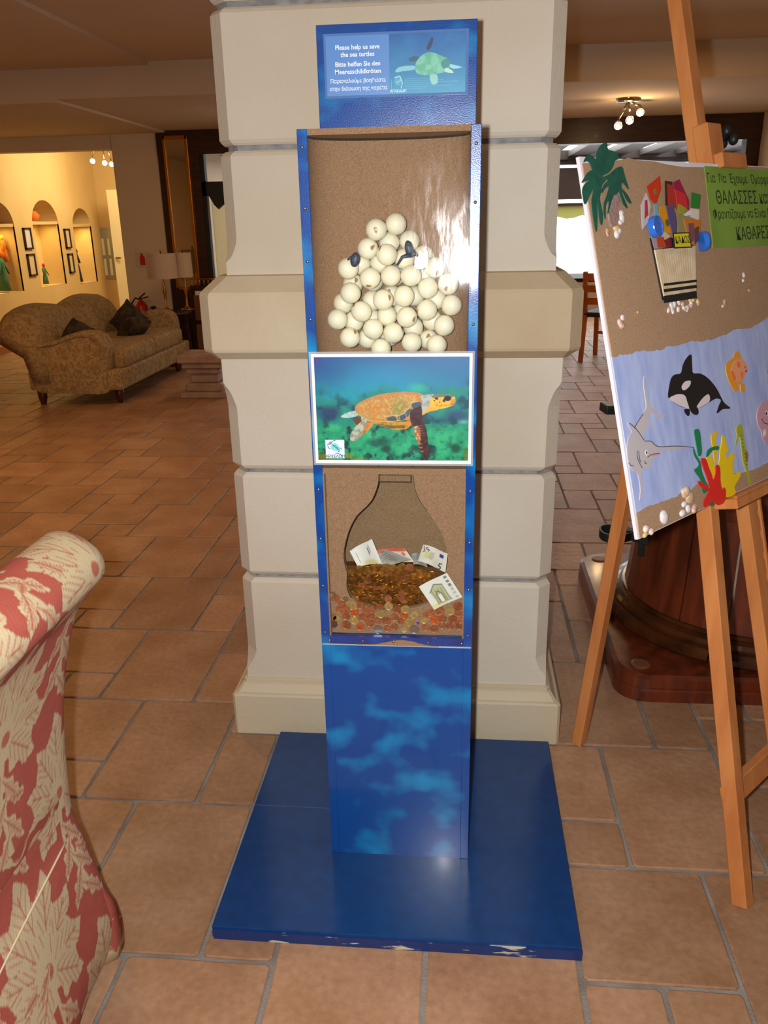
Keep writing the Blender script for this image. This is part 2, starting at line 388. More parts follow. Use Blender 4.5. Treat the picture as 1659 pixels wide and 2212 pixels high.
wp = struct('wall_pier', (-3.62, Y0W, 0), (-3.13, Y0W+0.18, ZL), M_PLASTER, 'cream wall pier beside the gallery opening', None, 0.012)
struct('baseboard_left', (XG, -3.2, 0), (XG+0.015, 12.4, 0.09), pbr('skirting_tile', (150, 92, 52), 0.5), 'low terracotta skirting along the gallery wall')
# dark wood beam and the screen wall under it
TW = thing('wall_wood_screen', (-0.2, Y0W, 0), 'dark wood beam and posts framing the veranda windows', kind='structure')
box('beam', (-3.13, Y0W-0.02, 2.06), (2.85, Y0W+0.16, ZL), M_DARKWOOD, TW)
for xa, xb in ((-3.13, -2.70), (-1.9, -1.72), (0.55, 0.7), (2.72, 2.85)): box('post', (xa, Y0W-0.01, 0), (xb, Y0W+0.14, 2.06), M_DARKWOOD, TW)
# veranda beyond: back wall of glazing, glazed roof strips between dark rafters
VB = thing('wall_veranda', (0, 12.7, 0), 'dark framed veranda wall with bright windows', kind='structure')
M_VFR = pbr('veranda_frame', (52, 40, 34), 0.5)
box('sill', (-2.9, 12.6, 0), (4.2, 12.75, 0.60), pbr('veranda_sill', (150, 118, 84), 0.7), VB)
box('rail', (-2.9, 12.58, 1.52), (4.2, 12.75, 1.56), M_VFR, VB)
box('rail', (-2.9, 12.60, 1.61), (4.2, 12.75, 2.02), pbr('veranda_panel', (64, 46, 34), 0.6), VB)
box('rail', (-2.9, 12.58, 2.06), (4.2, 12.75, 2.13), M_VFR, VB)
for x in (-2.9, -1.6, -0.2, 1.02, 2.1, 3.1, 4.1): box('mullion', (x, 12.57, 0.6), (x+0.07, 12.72, 2.14), M_VFR, VB)
box('wall_end', (4.15, Y0W, 0), (4.2, 12.75, 2.6), M_PLASTER, VB); box('wall_end', (-2.93, Y0W+0.2, 0), (-2.9, 12.75, 2.62), M_PLASTER, VB)
pel = MB(); pp = [(-2.8, 1.52), (4.1, 1.52)] + [(4.1-0.115*k, 1.40-0.05*abs(math.sin(k*0.9))) for k in range(61)]
pel.prism(pp, (0, 0, 0), (1, 0, 0), (0, 0, 1), (0, 1, 0), 12.62, 12.63); pel.build('pelmet', pbr('pelmet_cloth', (206, 210, 120), 0.9), VB)
VR = thing('ceiling_veranda', (0, 11, 2.4), 'veranda roof of dark rafters with bright glazed strips', kind='structure')
x = -2.9
while x < 4.15:
    box('rafter', (x, Y0W+0.16, 2.15), (x+0.26, 12.75, 2.22), M_VFR, VR); x += 0.48
box('rafter', (-2.9, 12.5, 2.12), (4.2, 12.75, 2.24), M_VFR, VR)

# --- stone pillar
def octring(c, half, z, ch):
    x0, x1, y0, y1 = c[0]-half, c[0]+half, c[1]-half, c[1]+half
    return [(x0+ch, y0, z), (x1-ch, y0, z), (x1, y0+ch, z), (x1, y1-ch, z), (x1-ch, y1, z), (x0+ch, y1, z), (x0, y1-ch, z), (x0, y0+ch, z)]
PC = (-0.178, 2.48)
M_STONE = pbr('cream_stone', (214, 205, 188), 0.75, rgb2=(198, 184, 160), scale=1.6, detail=5, lo=0.42, hi=0.8, bump=0.12, bscale=120)
M_STONE_B = pbr('cream_stone_band', (206, 192, 164), 0.7, rgb2=(184, 158, 120), scale=2.2, detail=5, lo=0.4, hi=0.85, bump=0.12, bscale=90)
M_JOINT = pbr('grey_joint', (128, 128, 130), 0.9, rgb2=(160, 158, 155), scale=40)
PIL = thing('stone_pillar', (PC[0], PC[1], 0), 'square cream stone pillar with chamfered blocks behind the blue collection stand', 'pillar', kind='structure')
def block(z0, z1, half, stop_lo=False, stop_hi=False, ch=0.032, e=0.012):
    zs = [z0, z0+e*0.4, z0+e] + list(np.linspace(z0+e, z1-e, 26)[1:-1]) + [z1-e, z1-e*0.4, z1]
    R = []
    for z in zs:
        inset = 0.0
        if z < z0+e and not stop_lo: inset = e*0.8*(1-(z-z0)/e)**1.5
        if z > z1-e and not stop_hi: inset = e*0.8*(1-(z1-z)/e)**1.5
        c = ch
        if stop_lo: t = min(max((z-z0-0.045)/0.05, 0), 1); c = ch*math.sqrt(t) if t > 0 else 0.0015
        if stop_hi: t = min(max((z1-0.075-z)/0.06, 0), 1); c = min(c, ch*math.sqrt(t) if t > 0 else 0.0015)
        R.append(octring(PC, half-inset, z, max(c, 0.0015)))
    return MB().rings(R).build('block', M_STONE, PIL)
HL, HU = 0.4266, 0.4016
block(0.155, 0.4765, HL, stop_lo=True); block(0.4865, 0.781, HL); block(0.791, 1.09, HL, stop_hi=True)
block(1.27, 1.566, HU, stop_lo=True); block(1.578, 1.862, HU); block(1.874, 2.17, HU); block(2.182, 2.52, HU)
MB().rings([octring(PC, 0.408, 0.1, 0.03), octring(PC, 0.408, 1.1, 0.03)]).build('joint_core', M_JOINT, PIL)
MB().rings([octring(PC, 0.385, 1.2, 0.03), octring(PC, 0.385, 2.52, 0.03)]).build('joint_core', M_JOINT, PIL)
MB().rings([octring(PC, h, z, c) for h, z, c in ((0.43, 1.082, .004), (0.434, 1.083, .01), (0.463, 1.103, 0.03), (0.465, 1.11, 0.03), (0.465, 1.238, 0.03), (0.462, 1.247, 0.03), (0.425, 1.283, 0.03), (0.40, 1.285, 0.01))]).build('band', M_STONE_B, PIL)
MB().rings([octring(PC, h, z, 0.008) for h, z in ((0.466, 0.0), (0.466, 0.124), (0.462, 0.129), (0.455, 0.131), (0.449, 0.14), (0.441, 0.152), (0.437, 0.154), (0.437, 0.163), (0.43, 0.166), (0.42, 0.166))]).build('plinth', M_STONE_B, PIL)

# ================================================================== the blue collection stand
YF = 1.52; XL, XR = -0.283, 0.030; ZT = 1.555; ZP = 0.030; YBK = 1.69
def blue_mat():
    m = pbr('sponged_blue_paint', (5, 68, 144), 0.25, rgb2=(8, 138, 200), scale=12.0, detail=1.8, lo=0.49, hi=0.80, stretch=(1, 1, 1.3), bump=0.06, bscale=400, coat=0.35, dist=0.0, spec=0.35)
    return m
M_BLUE = blue_mat(); M_BASE = pbr('dark_blue_gloss', (4, 56, 112), 0.2, rgb2=(6, 62, 122), scale=30, coat=0.2, spec=0.4, bump=0.02, bscale=500)
M_CHIP = pbr('chipped_edge', (22, 50, 110), 0.5, rgb2=(196, 196, 176), scale=35, detail=5, lo=0.6, hi=0.64, stretch=(0.35, 1, 2.2))
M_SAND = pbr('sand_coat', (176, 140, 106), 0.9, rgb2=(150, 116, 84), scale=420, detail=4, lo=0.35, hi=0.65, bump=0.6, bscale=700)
M_SAND_D = pbr('sand_shaded', (148, 120, 88), 0.9, rgb2=(128, 102, 72), scale=300, detail=4, lo=0.35, hi=0.65, bump=0.5, bscale=600)  # darker copy of the sand coat, shade of the recesses in its colour
M_SCREW = pbr('screw_metal', (150, 140, 120), 0.35, 0.9)
ST = thing('collection_stand', (-0.13, 1.6, 0), 'tall blue sea turtle collection stand with clear front on a flat blue base', 'donation box')
# base board and its worn edge
bp = box('base_plate', (-0.502, 1.292, 0.008), (0.255, 1.985, ZP), M_BASE, ST, 0.002)
box('plate_edge', (-0.499, 1.288, 0.0), (0.256, 1.2935, 0.0235), M_CHIP, bp)
box('plate_edge', (-0.503, 1.294, 0.0), (-0.4985, 1.983, 0.012), M_CHIP, bp)
box('seam_line', (-0.5, 1.668, ZP-0.001), (-0.283, 1.670, ZP+0.0004), flat((60, 96, 140)), bp)
T = 0.018
ZS = 0.574                                             # ledge under the window
box('side_panel', (XL, YF, ZP), (XL+T, YBK, ZT), M_BLUE, ST, 0.001); box('side_panel', (XR-T, YF, ZP), (XR, YBK, ZT), M_BLUE, ST, 0.001)
box('back_panel', (XL+T, YBK-0.01, ZP), (XR-T, YBK, ZT), M_BLUE, ST)
box('top_panel', (XL+T, YF+0.002, ZT-0.010), (XR-T, YBK, ZT), M_SAND, ST)
box('front_panel', (XL+T, YF+0.001, ZP), (XR-T, YF+0.013, ZS), M_BLUE, ST)
box('sill_strip', (XL+T, YF-0.0005, ZS), (XR-T, YF+0.010, ZS+0.018), pbr('sill_blue', (38, 70, 150), 0.3, rgb2=(30, 56, 126), scale=20), ST)
# heap of sand spilt on the sill behind the clear sheet
sp = MB(); n = 40
top = [(XL+0.075 + 0.17*k/n, ZS + 0.001 + 0.013*max(0, math.exp(-((k/n-0.55)/0.25)**2) - 0.12 + 0.10*vnoise(np.array([k*0.6]), np.array([3.3]))[0])) for k in range(n+1)]
sp.prism([(p[0], p[1]) for p in top] + [(top[-1][0], ZS), (top[0][0], ZS)], (0, 0, 0), (1, 0, 0), (0, 0, 1), (0, 1, 0), YF-0.003, YF-0.0006); sp.build('spilt_sand', M_SAND, ST)
# sand coated lining of the upper chamber: bowed upper edge shows a dark slot under the lid
ZSH = 0.955
def lin_y(x): v = min(max((x-XL-T)/(XR-XL-2*T), 0.0), 1.0); return YF + 0.005 + 0.088*math.sin(math.pi*v)**0.36
P = np.zeros((60, 50, 3))
for i in range(60):
    for j in range(50):
        u = i/59; v = 0.5-0.5*math.cos(math.pi*j/49); x = XL+T + (XR-XL-2*T)*v; z = ZSH + (ZT-0.014-ZSH)*u
        P[i, j] = (x, lin_y(x) + 0.003*(vnoise(np.array([x*40]), np.array([z*40]))[0]-0.5)*math.sin(math.pi*v), z)
me = grid_mesh('sand_lining', P); link('sand_lining', me, M_SAND, ST)
box('sand_backing', (XL+T, 1.655, ZSH), (XR-T, YBK-0.012, ZT-0.01), M_SAND_D, ST)  # darker sand stands in for the shadow line under the lid
box('shelf', (XL+T, YF+0.004, ZSH-0.012), (XR-T, 1.62, ZSH), M_SAND, ST)
box('sand_cheek', (XL+T, YF+0.001, ZS+0.018), (XL+T+0.003, 1.60, ZSH-0.012), M_SAND, ST); box('sand_cheek', (XR-T-0.003, YF+0.001, ZS+0.018), (XR-T, 1.60, ZSH-0.012), M_SAND, ST)
# lower front: sand sheet with the bottle-shaped nest hollow cut through it
YS = 1.537
def q_(cx, cy): p = fy(660 + cx/4.1475, 980 + cy/4.1475, YS); return (p[0], p[2])
LEFT = [(655, -80), (660, 100), (658, 190), (655, 250), (640, 310), (600, 410), (540, 480), (460, 560), (400, 670), (365, 780), (345, 900), (355, 1000), (375, 1070), (370, 1180), (385, 1240), (410, 1290)]
RIGHT = [(965, -80), (962, 100), (965, 200), (985, 330), (1030, 430), (1110, 540), (1180, 640), (1230, 740), (1265, 850), (1275, 950), (1255, 1070), (1200, 1180), (1150, 1250), (1110, 1330)]
Lp = [tuple(p) for p in crom([q_(*c) for c in LEFT], 4, False)]; Rp = [tuple(p) for p in crom([q_(*c) for c in RIGHT], 4, False)]
zlo = ZS + 0.017; zcut = min(Lp[-1][1], Rp[-1][1]); xa, xb = XL+T+0.001, XR-T-0.001; zhi = max(Lp[0][1], Rp[0][1])
zhi = ZSH-0.0125; Lp[0] = (Lp[0][0], zhi); Rp[0] = (Rp[0][0], zhi)
BOTC = [tuple(p) for p in crom([Lp[-1]] + [q_(*c) for c in ((470, 1335), (560, 1372), (700, 1402), (850, 1395), (1000, 1372))] + [Rp[-1]], 4, False)]
def sheet(pts, nm='sand_sheet'): MB().prism(pts, (0, 0, 0), (1, 0, 0), (0, 0, 1), (0, 1, 0), YS, YS+0.012).build(nm, M_SAND, ST)
sheet([(xa, zhi)] + Lp + [(xa, Lp[-1][1])]); sheet([(xb, zhi)] + Rp + [(xb, Rp[-1][1])]); sheet([(xa, Lp[-1][1])] + BOTC + [(xb, Rp[-1][1]), (xb, zlo), (xa, zlo)])
P = np.zeros((50, 30, 3))
for i in range(50):
    for j in range(30):
        z = zlo + (ZSH-0.012-zlo)*i/49; x = xa + (xb-xa)*j/29
        P[i, j] = (x, 1.600 + 0.003*(vnoise(np.array([x*50]), np.array([z*50]))[0]-0.5), z)
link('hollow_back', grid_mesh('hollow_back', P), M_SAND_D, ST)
M_INK = pbr('dark_outline', (44, 36, 28), 0.9)
cut = MB(); cut.tube([(p[0], YS-0.0004, p[1]) for p in Lp], 0.0009, 5); cut.build('outline_stroke', M_INK, ST)
MB().tube([(p[0], YS-0.0004, p[1]) for p in Rp[:20]], 0.0005, 5).build('outline_stroke', M_INK, ST)
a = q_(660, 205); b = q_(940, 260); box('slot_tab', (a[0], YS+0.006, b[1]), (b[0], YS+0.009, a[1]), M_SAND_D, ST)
box('slot_line', (a[0], YS+0.0052, b[1]-0.0012), (b[0], YS+0.0068, b[1]+0.0004), M_INK, ST)
# clear sheet over the whole window, its buckle shaped to place the flash glare at the right edge
def acrylic():
    m = bpy.data.materials.new('clear_acrylic'); m.use_nodes = True; nt = m.node_tree; N = nt.nodes; L = nt.links; N.clear()
    out = N.new('ShaderNodeOutputMaterial'); tr = N.new('ShaderNodeBsdfTransparent'); tr.inputs[0].default_value = (0.97, 0.98, 0.98, 1)
    g1 = N.new('ShaderNodeBsdfGlossy'); g1.inputs['Roughness'].default_value = 0.035
    g2 = N.new('ShaderNodeBsdfGlossy'); g2.inputs['Roughness'].default_value = 0.11
    fr = N.new('ShaderNodeFresnel'); fr.inputs[0].default_value = 1.49
    geo = N.new('ShaderNodeNewGeometry'); mp = N.new('ShaderNodeMapping'); mp.inputs['Scale'].default_value = (30, 30, 7); mp.inputs['Rotation'].default_value = (0, 0.5, 0)
    n = N.new('ShaderNodeTexNoise'); n.inputs['Scale'].default_value = 3.0; n.inputs['Detail'].default_value = 6; L.new(geo.outputs['Position'], mp.inputs[0]); L.new(mp.outputs[0], n.inputs['Vector'])
    bp_ = N.new('ShaderNodeBump'); bp_.inputs['Strength'].default_value = 0.05; bp_.inputs['Distance'].default_value = 0.004; L.new(n.outputs['Fac'], bp_.inputs['Height'])
    L.new(bp_.outputs[0], g2.inputs['Normal'])
    ra = N.new('ShaderNodeMapRange'); ra.inputs[1].default_value = 0.45; ra.inputs[2].default_value = 0.75; ra.inputs[3].default_value = 0.04; ra.inputs[4].default_value = 0.4; L.new(n.outputs['Fac'], ra.inputs[0])
    mg = N.new('ShaderNodeMixShader'); L.new(ra.outputs[0], mg.inputs[0]); L.new(g1.outputs[0], mg.inputs[1]); L.new(g2.outputs[0], mg.inputs[2])
    mx = N.new('ShaderNodeMixShader'); L.new(fr.outputs[0], mx.inputs[0]); L.new(tr.outputs[0], mx.inputs[1]); L.new(mg.outputs[0], mx.inputs[2]); L.new(mx.outputs[0], out.inputs[0])
    MATS['clear_acrylic'] = m; return m
M_ACR = acrylic(); M_ACRE = pbr('acrylic_edge', (200, 210, 214), 0.15, alpha=0.55)
P = np.zeros((140, 40, 3)); zb = ZS - 0.0
for i in range(140):
    for j in range(40):
        x = XL+0.002 + (XR-XL-0.004)*j/39; z = zb + (ZT-0.001-zb)*i/139; v = (x-XL)/(XR-XL)
        sag = 0.0056*(4*v*(1-v))*math.sin(math.pi*i/139); bl = min(max((z-0.9)/0.22, 0), 1); bl = bl*bl*(3-2*bl)*0.0112*(1-math.erf((z-1.32)/0.1))/2
        P[i, j] = (x, YF-0.0022 + sag*0.5 - bl, z)
pane = link('clear_front', grid_mesh('clear_front', P), M_ACR, ST); pane['label'] = 'scratched clear acrylic sheet'
box('sheet_edge', (XL+0.002, YF-0.0036, zb-0.0012), (XR-0.002, YF-0.001, zb+0.0006), M_ACRE, ST)
def screw(p, r=0.0028):
    MB().lathe((p[0], YF-0.0052, p[1]), [(0.0, 0.0), (r*0.6, 0.0), (r, 0.0012), (r, 0.0025)], 10, axis=1, cap=False).build('screw', M_SCREW, ST, True)
for py in (318, 450, 565, 690, 785, 946, 1056, 1162, 1263, 1363): screw((XL+0.009, fy(660, py, YF)[2]))
for py in (310, 437, 700, 800, 1060, 1171, 1273, 1372): screw((XR-0.009, fy(1020, py, YF)[2]))
for px in (712, 784, 850, 925, 997): screw((fy(px, 1378, YF)[0], ZS+0.009))

# header board standing on the lid, with its laminated card
YH = 1.66
hb = box('header_board', (-0.265, YH, ZT-0.005), (0.022, YH+0.012, 1.736), M_BLUE, ST, 0.001)
CARD = thing('sign_card', (-0.122, YH, 1.62), 'laminated blue appeal card in three languages at the top of the stand', 'sign')
c0x, c1x, c0z, c1z = -0.248, 0.002, 1.621, 1.717
M_LAM = pbr('laminate_film', (86, 122, 178), 0.15, coat=0.5)
box('laminate', (c0x-0.004, YH-0.0014, c0z-0.004), (c1x+0.005, YH-0.0006, c1z+0.004), M_LAM, CARD)
xm = c0x + (c1x-c0x)*0.455
box('text_panel', (c0x, YH-0.002, c0z), (xm, YH-0.0012, c1z), pbr('card_blue', (78, 132, 200), 0.35, coat=0.3), CARD)
cv = Canvas(800, 195, 1385, 645, 200, 150, (20, 100, 170))
t = (cv.Y-195)/450
cv.c = (1-t)[..., None]*np.array((8, 88, 160)) + t[..., None]*np.array((20, 140, 180)); cv.blend(np.clip((cv.noise(120)-0.4)*2, 0, 1)*0.3, (60, 160, 200))
cv.poly([(845, 480), (870, 445), (940, 435), (1000, 440), (990, 465), (900, 475)], (120, 190, 205)); cv.poly([(950, 385), (990, 365), (1030, 375), (1010, 400), (965, 405)], (30, 80, 110))
cv.poly([(1000, 440), (1020, 390), (1080, 345), (1140, 345), (1200, 370), (1260, 400), (1265, 450), (1230, 490), (1150, 505), (1070, 510), (1010, 490)], (110, 190, 165), noise=0.7, ncol=(70, 160, 130), nscale=50)
cv.poly([(1195, 420), (1245, 390), (1268, 420), (1250, 460), (1215, 465)], (50, 130, 130)); cv.poly([(1270, 435), (1330, 450), (1358, 460), (1300, 470), (1265, 455)], (140, 205, 210))
cv.poly([(1240, 460), (1280, 480), (1290, 500), (1240, 495), (1225, 475)], (170, 215, 190)); cv.poly([(1085, 310), (1120, 240), (1138, 240), (1130, 280), (1105, 325)], (20, 50, 90))
cv.poly([(1110, 515), (1165, 510), (1170, 570), (1130, 580)], (150, 205, 190), alpha=0.85)
cv.ell(865, 545, 34, 45, (150, 205, 220), 0.35, 0.3); cv.line([(840, 520), (880, 510), (900, 560), (890, 600)], 7, (190, 225, 235), 0.8); cv.line([(850, 560), (890, 540)], 5, (190, 225, 235), 0.7)
cv.line([(815, 535), (815, 630), (920, 625), (920, 535)], 3, (170, 215, 230), 0.6)
for k in range(6): cv.line([(930, 533+k*15), (1090 + 60*((k*37) % 5), 531+k*15)], 4, (150, 205, 225), 0.45)
PP = np.zeros((150, 200, 3)); PP[..., 0] = xm + (c1x-xm)*np.linspace(0, 1, 200)[None, :]; PP[..., 1] = YH-0.0018; PP[..., 2] = c1z + (c0z-c1z)*np.linspace(0, 1, 150)[:, None]
M_PRINT = painted('photo_print', 0.35, 0.5)
link('turtle_photo', grid_mesh('turtle_photo', PP, lin(cv.c)), M_PRINT, CARD)['label'] = 'printed photo of a swimming turtle'
M_TXT = pbr('white_print', (226, 236, 246), 0.5)
xc = (c0x+xm)/2; hz = c1z-c0z
for s_, v_, sz in (('Please help us save', 0.195, 0.0105), ('the sea turtles', 0.315, 0.0105), ('Bitte helfen Sie den', 0.475, 0.0105), ('Meeresschildkröten', 0.60, 0.0105), ('Παρακαλούμε βοηθείστε', 0.755, 0.0092), ('στην διάσωση της καρέτα', 0.885, 0.0092)):
    text('lettering', s_, sz, (xc, YH-0.0024, c1z - hz*v_), (1, 0, 0), (0, 0, 1), M_TXT, CARD, bold=0.012 if v_ < 0.7 else 0.006, xs=1.0 if v_ < 0.7 else 0.93)
text('lettering', 'ΑΡΧΕΛΩΝ', 0.0062, (xm+0.0155, YH-0.0024, c0z+0.0045), (1, 0, 0), (0, 0, 1), M_TXT, CARD, bold=0.004)

# laminated turtle picture taped over the clear front
YPO = YF-0.0150
POS = thing('turtle_poster', (-0.13, YPO, 0.97), 'white bordered sea turtle photo taped across the middle of the stand', 'poster')
z1 = fy(845, 764, YPO)[2]; z0 = fy(850, 1001, YPO)[2]; xa, xb = fy(677, 880, YPO)[0], fy(1019, 880, YPO)[0]
M_PAPER = pbr('white_paper', (236, 230, 226), 0.3, coat=0.4)
box('lamination', (xa-0.004, YPO-0.0004, z0-0.004), (xb+0.004, YPO+0.0002, z1+0.004), pbr('clear_film', (220, 224, 226), 0.1, alpha=0.25), POS)
box('border', (xa, YPO-0.0010, z0), (xb, YPO-0.0004, z1), M_PAPER, POS, 0.0)
cv = Canvas(115, 108, 1518, 1068, 360, 250)
X, Y = cv.X, cv.Y; t = np.clip((Y-108)/330, 0, 1)[..., None]
cv.c = (1-t)*np.array((14, 92, 150)) + t*np.array((6, 150, 176))
cv.ell(130, 160, 380, 320, (20, 70, 140), 0.75, 0.9); cv.ell(1480, 250, 420, 300, (20, 100, 160), 0.5, 0.9); cv.ell(760, 300, 420, 200, (0, 150, 200), 0.4, 0.9)
cv.ell(118, 130, 90, 80, (110, 40, 130), 0.5, 0.9)
nz = cv.noise(90, 1, 4); nz2 = cv.noise(38, 2, 3); reef = 1/(1+np.exp(-(Y-(430+90*(cv.noise(160, 3)-0.5)*4))/26))
cv.blend(reef*0.85, (14, 120, 118)); cv.blend(reef*np.clip((nz-0.47)*4, 0, 1)*0.8, (24, 146, 112)); cv.blend(reef*np.clip((0.46-nz)*7, 0, 1)*0.8, (10, 62, 84))
low = 1/(1+np.exp(-(Y-(735+50*(nz-0.5)*3))/14))
cv.blend(low*0.9, (22, 150, 104)); cv.blend(low*np.clip((nz2-0.5)*4, 0, 1)*0.7, (50, 176, 120)); cv.blend(low*np.clip((0.42-nz)*9, 0, 1), (10, 54, 58)); cv.blend(low*np.clip((0.36-nz2)*9, 0, 1)*0.7, (14, 84, 70))
cv.ell(230, 620, 150, 90, (24, 50, 96), 0.8, 0.7); cv.ell(1420, 640, 170, 70, (40, 60, 110), 0.7, 0.7); cv.ell(700, 890, 150, 60, (12, 70, 66), 0.7, 0.6); cv.ell(1260, 690, 240, 40, (20, 60, 90), 0.5, 0.8); cv.ell(760, 960, 60, 50, (10, 56, 50), 0.8, 0.6); cv.ell(1400, 950, 70, 60, (8, 60, 50), 0.8, 0.6)
for (cx_, cy_, rx_, ry_) in ((930, 950, 130, 90), (1270, 840, 180, 110), (1050, 390, 120, 60), (280, 750, 90, 40), (620, 830, 130, 60), (1280, 970, 110, 70)): cv.ell(cx_, cy_, rx_, ry_, (70, 205, 140), 0.45, 0.7)
cv.ell(190, 1040, 120, 60, (120, 130, 30), 0.8, 0.6); cv.ell(400, 1030, 70, 40, (140, 150, 50), 0.7, 0.6); cv.ell(500, 1060, 70, 30, (130, 150, 60), 0.7, 0.6); cv.ell(1500, 1010, 40, 80, (110, 120, 30), 0.7, 0.6)
cv.ell(1470, 700, 70, 30, (170, 190, 225), 0.6, 0.9)
cv.poly([(345, 650), (400, 618), (480, 600), (505, 640), (440, 662), (370, 665)], (180, 205, 205), noise=0.5, ncol=(120, 170, 180), nscale=25)
cv.poly([(460, 680), (540, 655), (540, 700), (490, 730)], (110, 60, 30))
cv.poly([(540, 655), (645, 700), (605, 770), (530, 820), (485, 880), (430, 880), (425, 830), (470, 755), (530, 700)], (186, 190, 170), noise=0.8, ncol=(120, 130, 120), nscale=28)
cv.poly([(590, 690), (645, 700), (605, 775), (540, 825), (510, 840), (560, 760)], (206, 140, 60), noise=0.9, ncol=(150, 110, 70), nscale=18)
cv.poly([(610, 690), (800, 700), (1000, 700), (985, 735), (930, 772), (850, 778), (740, 748), (650, 716)], (196, 150, 50), noise=0.6, ncol=(120, 100, 40), nscale=30)
for k in range(3): cv.line([(680, 722+k*14), (800, 742+k*10), (960, 735+k*8)], 7, (70, 60, 34), 0.8)
cv.poly([(480, 560), (540, 510), (620, 475), (720, 445), (850, 428), (960, 424), (1060, 434), (1105, 458), (1098, 530), (1070, 600), (1010, 660), (900, 692), (760, 700), (640, 698), (560, 660), (490, 625)], (184, 146, 82), noise=0.7, ncol=(196, 120, 52), nscale=46)
cv.ell(660, 590, 100, 90, (200, 122, 40), 0.6, 0.8); cv.ell(880, 570, 130, 100, (138, 136, 74), 0.75, 0.6, -0.3); cv.ell(760, 470, 170, 34, (190, 100, 50), 0.5, 0.8, -0.15); cv.ell(1010, 470, 70, 30, (200, 140, 80), 0.6, 0.8)
n3 = np.clip((cv.noise(16, 9, 2)-0.52)*6, 0, 1)*cv.inside([(500, 560), (720, 450), (1090, 450), (1000, 640), (800, 690), (560, 650)]); cv.blend(n3*0.45, (236, 190, 90))
for pts in ([(1000, 530), (1060, 515), (1090, 530), (1075, 570), (1010, 590), (992, 560)], [(940, 610), (985, 580), (1000, 610), (955, 660), (920, 650)], [(870, 650), (930, 630), (940, 670), (890, 690)], [(770, 655), (840, 650), (860, 690), (780, 690)]): cv.poly(pts, (74, 92, 100), noise=0.5, ncol=(50, 66, 80), nscale=20)
cv.line([(735, 640), (770, 660), (830, 640), (880, 645), (930, 620), (965, 580), (990, 550), (1000, 525), (1060, 512)], 5, (220, 200, 150), 0.9)
cv.line([(990, 540), (1010, 590)], 4, (220, 200, 150)); cv.line([(940, 620), (955, 665)], 4, (220, 200, 150)); cv.line([(880, 645), (890, 690)], 4, (220, 200, 150)); cv.line([(480, 620), (600, 690), (760, 700), (900, 692)], 5, (230, 190, 110), 0.8)
cv.poly([(985, 610), (1040, 590), (1000, 720), (930, 770)], (214, 136, 50), alpha=0.8)
cv.poly([(1080, 470), (1120, 452), (1200, 448), (1210, 520), (1150, 590), (1090, 640), (1075, 590), (1098, 520)], (176, 186, 180), noise=0.6, ncol=(120, 140, 150), nscale=26)
cv.poly([(1090, 640), (1150, 560), (1200, 500), (1250, 580), (1160, 605)], (226, 170, 60))
cv.poly([(1180, 470), (1230, 448), (1300, 446), (1370, 458), (1396, 490), (1386, 535), (1345, 560), (1250, 582), (1180, 575), (1165, 520)], (236, 190, 70), noise=0.5, ncol=(220, 160, 40), nscale=26)
cv.poly([(1190, 458), (1280, 445), (1380, 460), (1350, 478), (1280, 470), (1200, 480)], (96, 110, 112), alpha=0.9)
cv.ell(1325, 484, 38, 28, (30, 24, 34), 1, 0.3); cv.ell(1225, 486, 17, 12, (40, 30, 20)); cv.ell(1292, 504, 14, 16, (50, 40, 20)); cv.ell(1205, 505, 9, 8, (60, 46, 20)); cv.ell(1255, 520, 8, 7, (70, 50, 20)); cv.ell(1228, 545, 7, 6, (70, 50, 20)); cv.ell(1270, 540, 6, 6, (70, 50, 20))
cv.poly([(1360, 500), (1396, 490), (1388, 535), (1350, 545)], (214, 140, 60)); cv.line([(1250, 555), (1310, 550), (1350, 545), (1385, 530)], 4, (120, 70, 30))
cv.poly([(988, 600), (1040, 570), (1088, 560), (1098, 680), (1130, 760), (1146, 880), (1152, 980), (1150, 1066), (1120, 1060), (1085, 970), (1045, 870), (1022, 770), (985, 690)], (78, 40, 44), noise=0.8, ncol=(46, 26, 34), nscale=26)
cv.poly([(1015, 760), (1060, 740), (1080, 800), (1075, 900), (1060, 910), (1030, 840)], (150, 90, 50), noise=0.9, ncol=(220, 200, 170), nscale=22)
for k in range(6): cv.ell(1045+k*9, 800+k*36, 22, 10, (196, 110, 40), 0.8, 0.4)
for k in range(5): cv.line([(1018+k*3, 745+k*22), (1090+k*6, 735+k*24)], 4, (190, 170, 150), 0.6)
PP = np.zeros((250, 360, 3)); bx, bz = 0.0052, 0.0055
PP[..., 0] = (xa+bx) + (xb-xa-2*bx)*np.linspace(0, 1, 360)[None, :]; PP[..., 1] = YPO-0.0014; PP[..., 2] = (z1-bz) + (z0-z1+2*bz+0.001)*np.linspace(0, 1, 250)[:, None]
link('turtle_print', grid_mesh('turtle_print', PP, lin(cv.c*0.92)), M_PRINT, POS)
def pos(cx, cy): return (xa+bx + (xb-xa-2*bx)*(cx-115)/1403, (z1-bz) - (z1-z0-2*bz)*(cy-108)/960)
l0 = pos(188, 1045); l1 = pos(366, 870)
LG = box('emblem', (l0[0], YPO-0.0020, l0[1]), (l1[0], YPO-0.0012, l1[1]), flat((206, 220, 234), 0.4), POS)
cs = [pos(*c) for c in crom([(236, 935), (255, 900), (290, 905), (318, 935), (322, 965), (295, 975), (255, 968)], 5)]
MB().prism(cs, (0, 0, 0), (1, 0, 0), (0, 0, 1), (0, 1, 0), YPO-0.0024, YPO-0.0019).build('emblem_shell', flat((120, 200, 200)), LG)
navy = flat((34, 74, 130))
